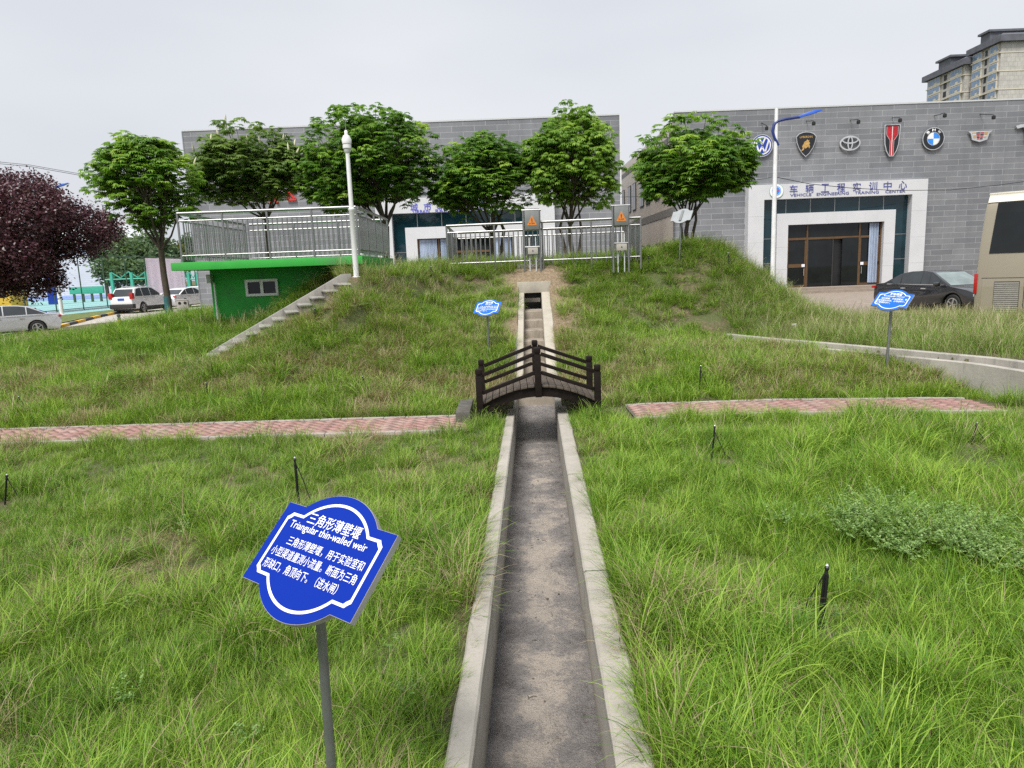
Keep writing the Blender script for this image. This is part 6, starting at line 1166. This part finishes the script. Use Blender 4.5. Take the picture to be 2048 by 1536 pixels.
# teal steel frame beyond the fence
def frame(label, xs, py_t, Y):
    A = at_y(xs[0], py_t, Y); t = thing('steel_frame', label, 'frame', (A.x, Y, 0))
    for x in xs: q = at_y(x, py_t, Y); b = MB(); b.box(q.x-A.x-.16, q.x-A.x+.16, -.16, .16, 0, q.z); b.build('column', M['teal_paint'], t)
    x0, x1 = at_y(xs[0], py_t, Y), at_y(xs[-1], py_t, Y); l = x1.x-x0.x; z = x0.z
    b = MB(); b.tube([(-1, 0, z-.9), (l+1, 0, z-.9)], .09, 6); b.build('beam', M['teal_paint'], t)
    k = max(2, int(l/2.6)); b = MB()
    for i in range(k): xa = l*i/k; xb = l*(i+1)/k; b.tube([(xa, 0, z), ((xa+xb)/2, 0, z-.75), (xb, 0, z)], .08, 5)
    b.build('truss', M['teal_paint'], t); return t
frame('teal green steel frame with zigzag truss behind the sports fence', (222, 262, 292), 545, 92); frame('teal green steel frame beside the pink banner, left of the green building', (366, 376, 392), 545, 92)
A = at_y(232, 590, 110); B = at_y(292, 560, 110); b = MB(); b.box(A.x, B.x, 110, 110.4, 0, B.z); t = b.build('notice_board', M['far_white']); tag(t, 'long pale notice board standing beyond the teal frame', 'board')
A = at_y(-40, 595, 70); B = at_y(14, 548, 70); b = MB(); b.box(A.x, B.x, 70, 72.5, .0, B.z); kb = b.build('yellow_kiosk', M['yellow_paint'], bevel=.1); tag(kb, 'yellow kiosk glimpsed through the purple tree at the left edge', 'kiosk')
b = MB(); b.box(A.x+.4, B.x-.4, 69.95, 69.998, 1.0, 2.0); b.build('window', M['glass_dark'], kb)
A = at_y(95, 595, 75); B = at_y(108, 552, 75); b = MB(); b.box(A.x, B.x, 75, 75.8, 0, B.z); tag(b.build('blue_pillar', M['emblem_blue'], bevel=.03), 'blue pillar beside the left street lamp', 'pillar')
A = at_y(140, 592, 80); B = at_y(205, 572, 80); b = MB(); b.box(A.x, B.x, 80, 80.3, .9, B.z); gs = b.build('green_screen', M['teal_paint'], bevel=.02); tag(gs, 'bright green screen panel under the purple branches', 'screen')
b = MB(); [b.box(A.x+.3+k*(B.x-A.x-.8)/3, A.x+.5+k*(B.x-A.x-.8)/3, 80.05, 80.25, 0, .898) for k in range(4)]; b.build('leg', M['fence_green'], gs)
A = at_y(195, 520, 130); B = at_y(219, 500, 130); b = MB(); b.box(A.x-14, B.x, 130, 142, 0, B.z); wb_ = b.build('white_building', M['far_white']); tag(wb_, 'plain white building behind the purple tree beyond the court', 'building')
b = MB(); b.box(A.x-14.3, B.x+.3, 129.7, 142.3, B.z, B.z+.5); b.build('roof', M['far_grey'], wb_)
# arena with its masts
ar = thing('arena', 'distant pale arena with a low pointed roof and leaning masts', 'arena', (0, 0, 0)); AY = 230; pk_ = at_y(120, 428, AY); ed = at_y(284, 482, AY); hwid = ed.x-pk_.x; b = MB(); vs = []; nA = 28; prof = [(1.02, ed.z-1.2), (1.0, ed.z), (.6, ed.z+(pk_.z-ed.z)*.42), (.25, ed.z+(pk_.z-ed.z)*.85), (.05, pk_.z)]
b.lathe([(hwid*r_, z) for r_, z in prof], (pk_.x, AY+hwid, 0), nA); b.build('roof', M['far_grey'], ar)
b = MB(); b.lathe([(hwid*.86, 0), (hwid*.9, ed.z-1.3)], (pk_.x, AY+hwid, 0), nA); b.build('wall', M['far_teal'], ar)
for x, y in ((178, 432), (201, 434), (212, 432), (224, 432), (166, 428)):
    q = at_y(x, y, AY+6); q2 = at_y(x-3, y+34, AY+6); b = MB(); b.tube([tuple(q2), tuple(q)], [.5, .15], 5); b.build('mast', M['far_white'], ar)
# far trees
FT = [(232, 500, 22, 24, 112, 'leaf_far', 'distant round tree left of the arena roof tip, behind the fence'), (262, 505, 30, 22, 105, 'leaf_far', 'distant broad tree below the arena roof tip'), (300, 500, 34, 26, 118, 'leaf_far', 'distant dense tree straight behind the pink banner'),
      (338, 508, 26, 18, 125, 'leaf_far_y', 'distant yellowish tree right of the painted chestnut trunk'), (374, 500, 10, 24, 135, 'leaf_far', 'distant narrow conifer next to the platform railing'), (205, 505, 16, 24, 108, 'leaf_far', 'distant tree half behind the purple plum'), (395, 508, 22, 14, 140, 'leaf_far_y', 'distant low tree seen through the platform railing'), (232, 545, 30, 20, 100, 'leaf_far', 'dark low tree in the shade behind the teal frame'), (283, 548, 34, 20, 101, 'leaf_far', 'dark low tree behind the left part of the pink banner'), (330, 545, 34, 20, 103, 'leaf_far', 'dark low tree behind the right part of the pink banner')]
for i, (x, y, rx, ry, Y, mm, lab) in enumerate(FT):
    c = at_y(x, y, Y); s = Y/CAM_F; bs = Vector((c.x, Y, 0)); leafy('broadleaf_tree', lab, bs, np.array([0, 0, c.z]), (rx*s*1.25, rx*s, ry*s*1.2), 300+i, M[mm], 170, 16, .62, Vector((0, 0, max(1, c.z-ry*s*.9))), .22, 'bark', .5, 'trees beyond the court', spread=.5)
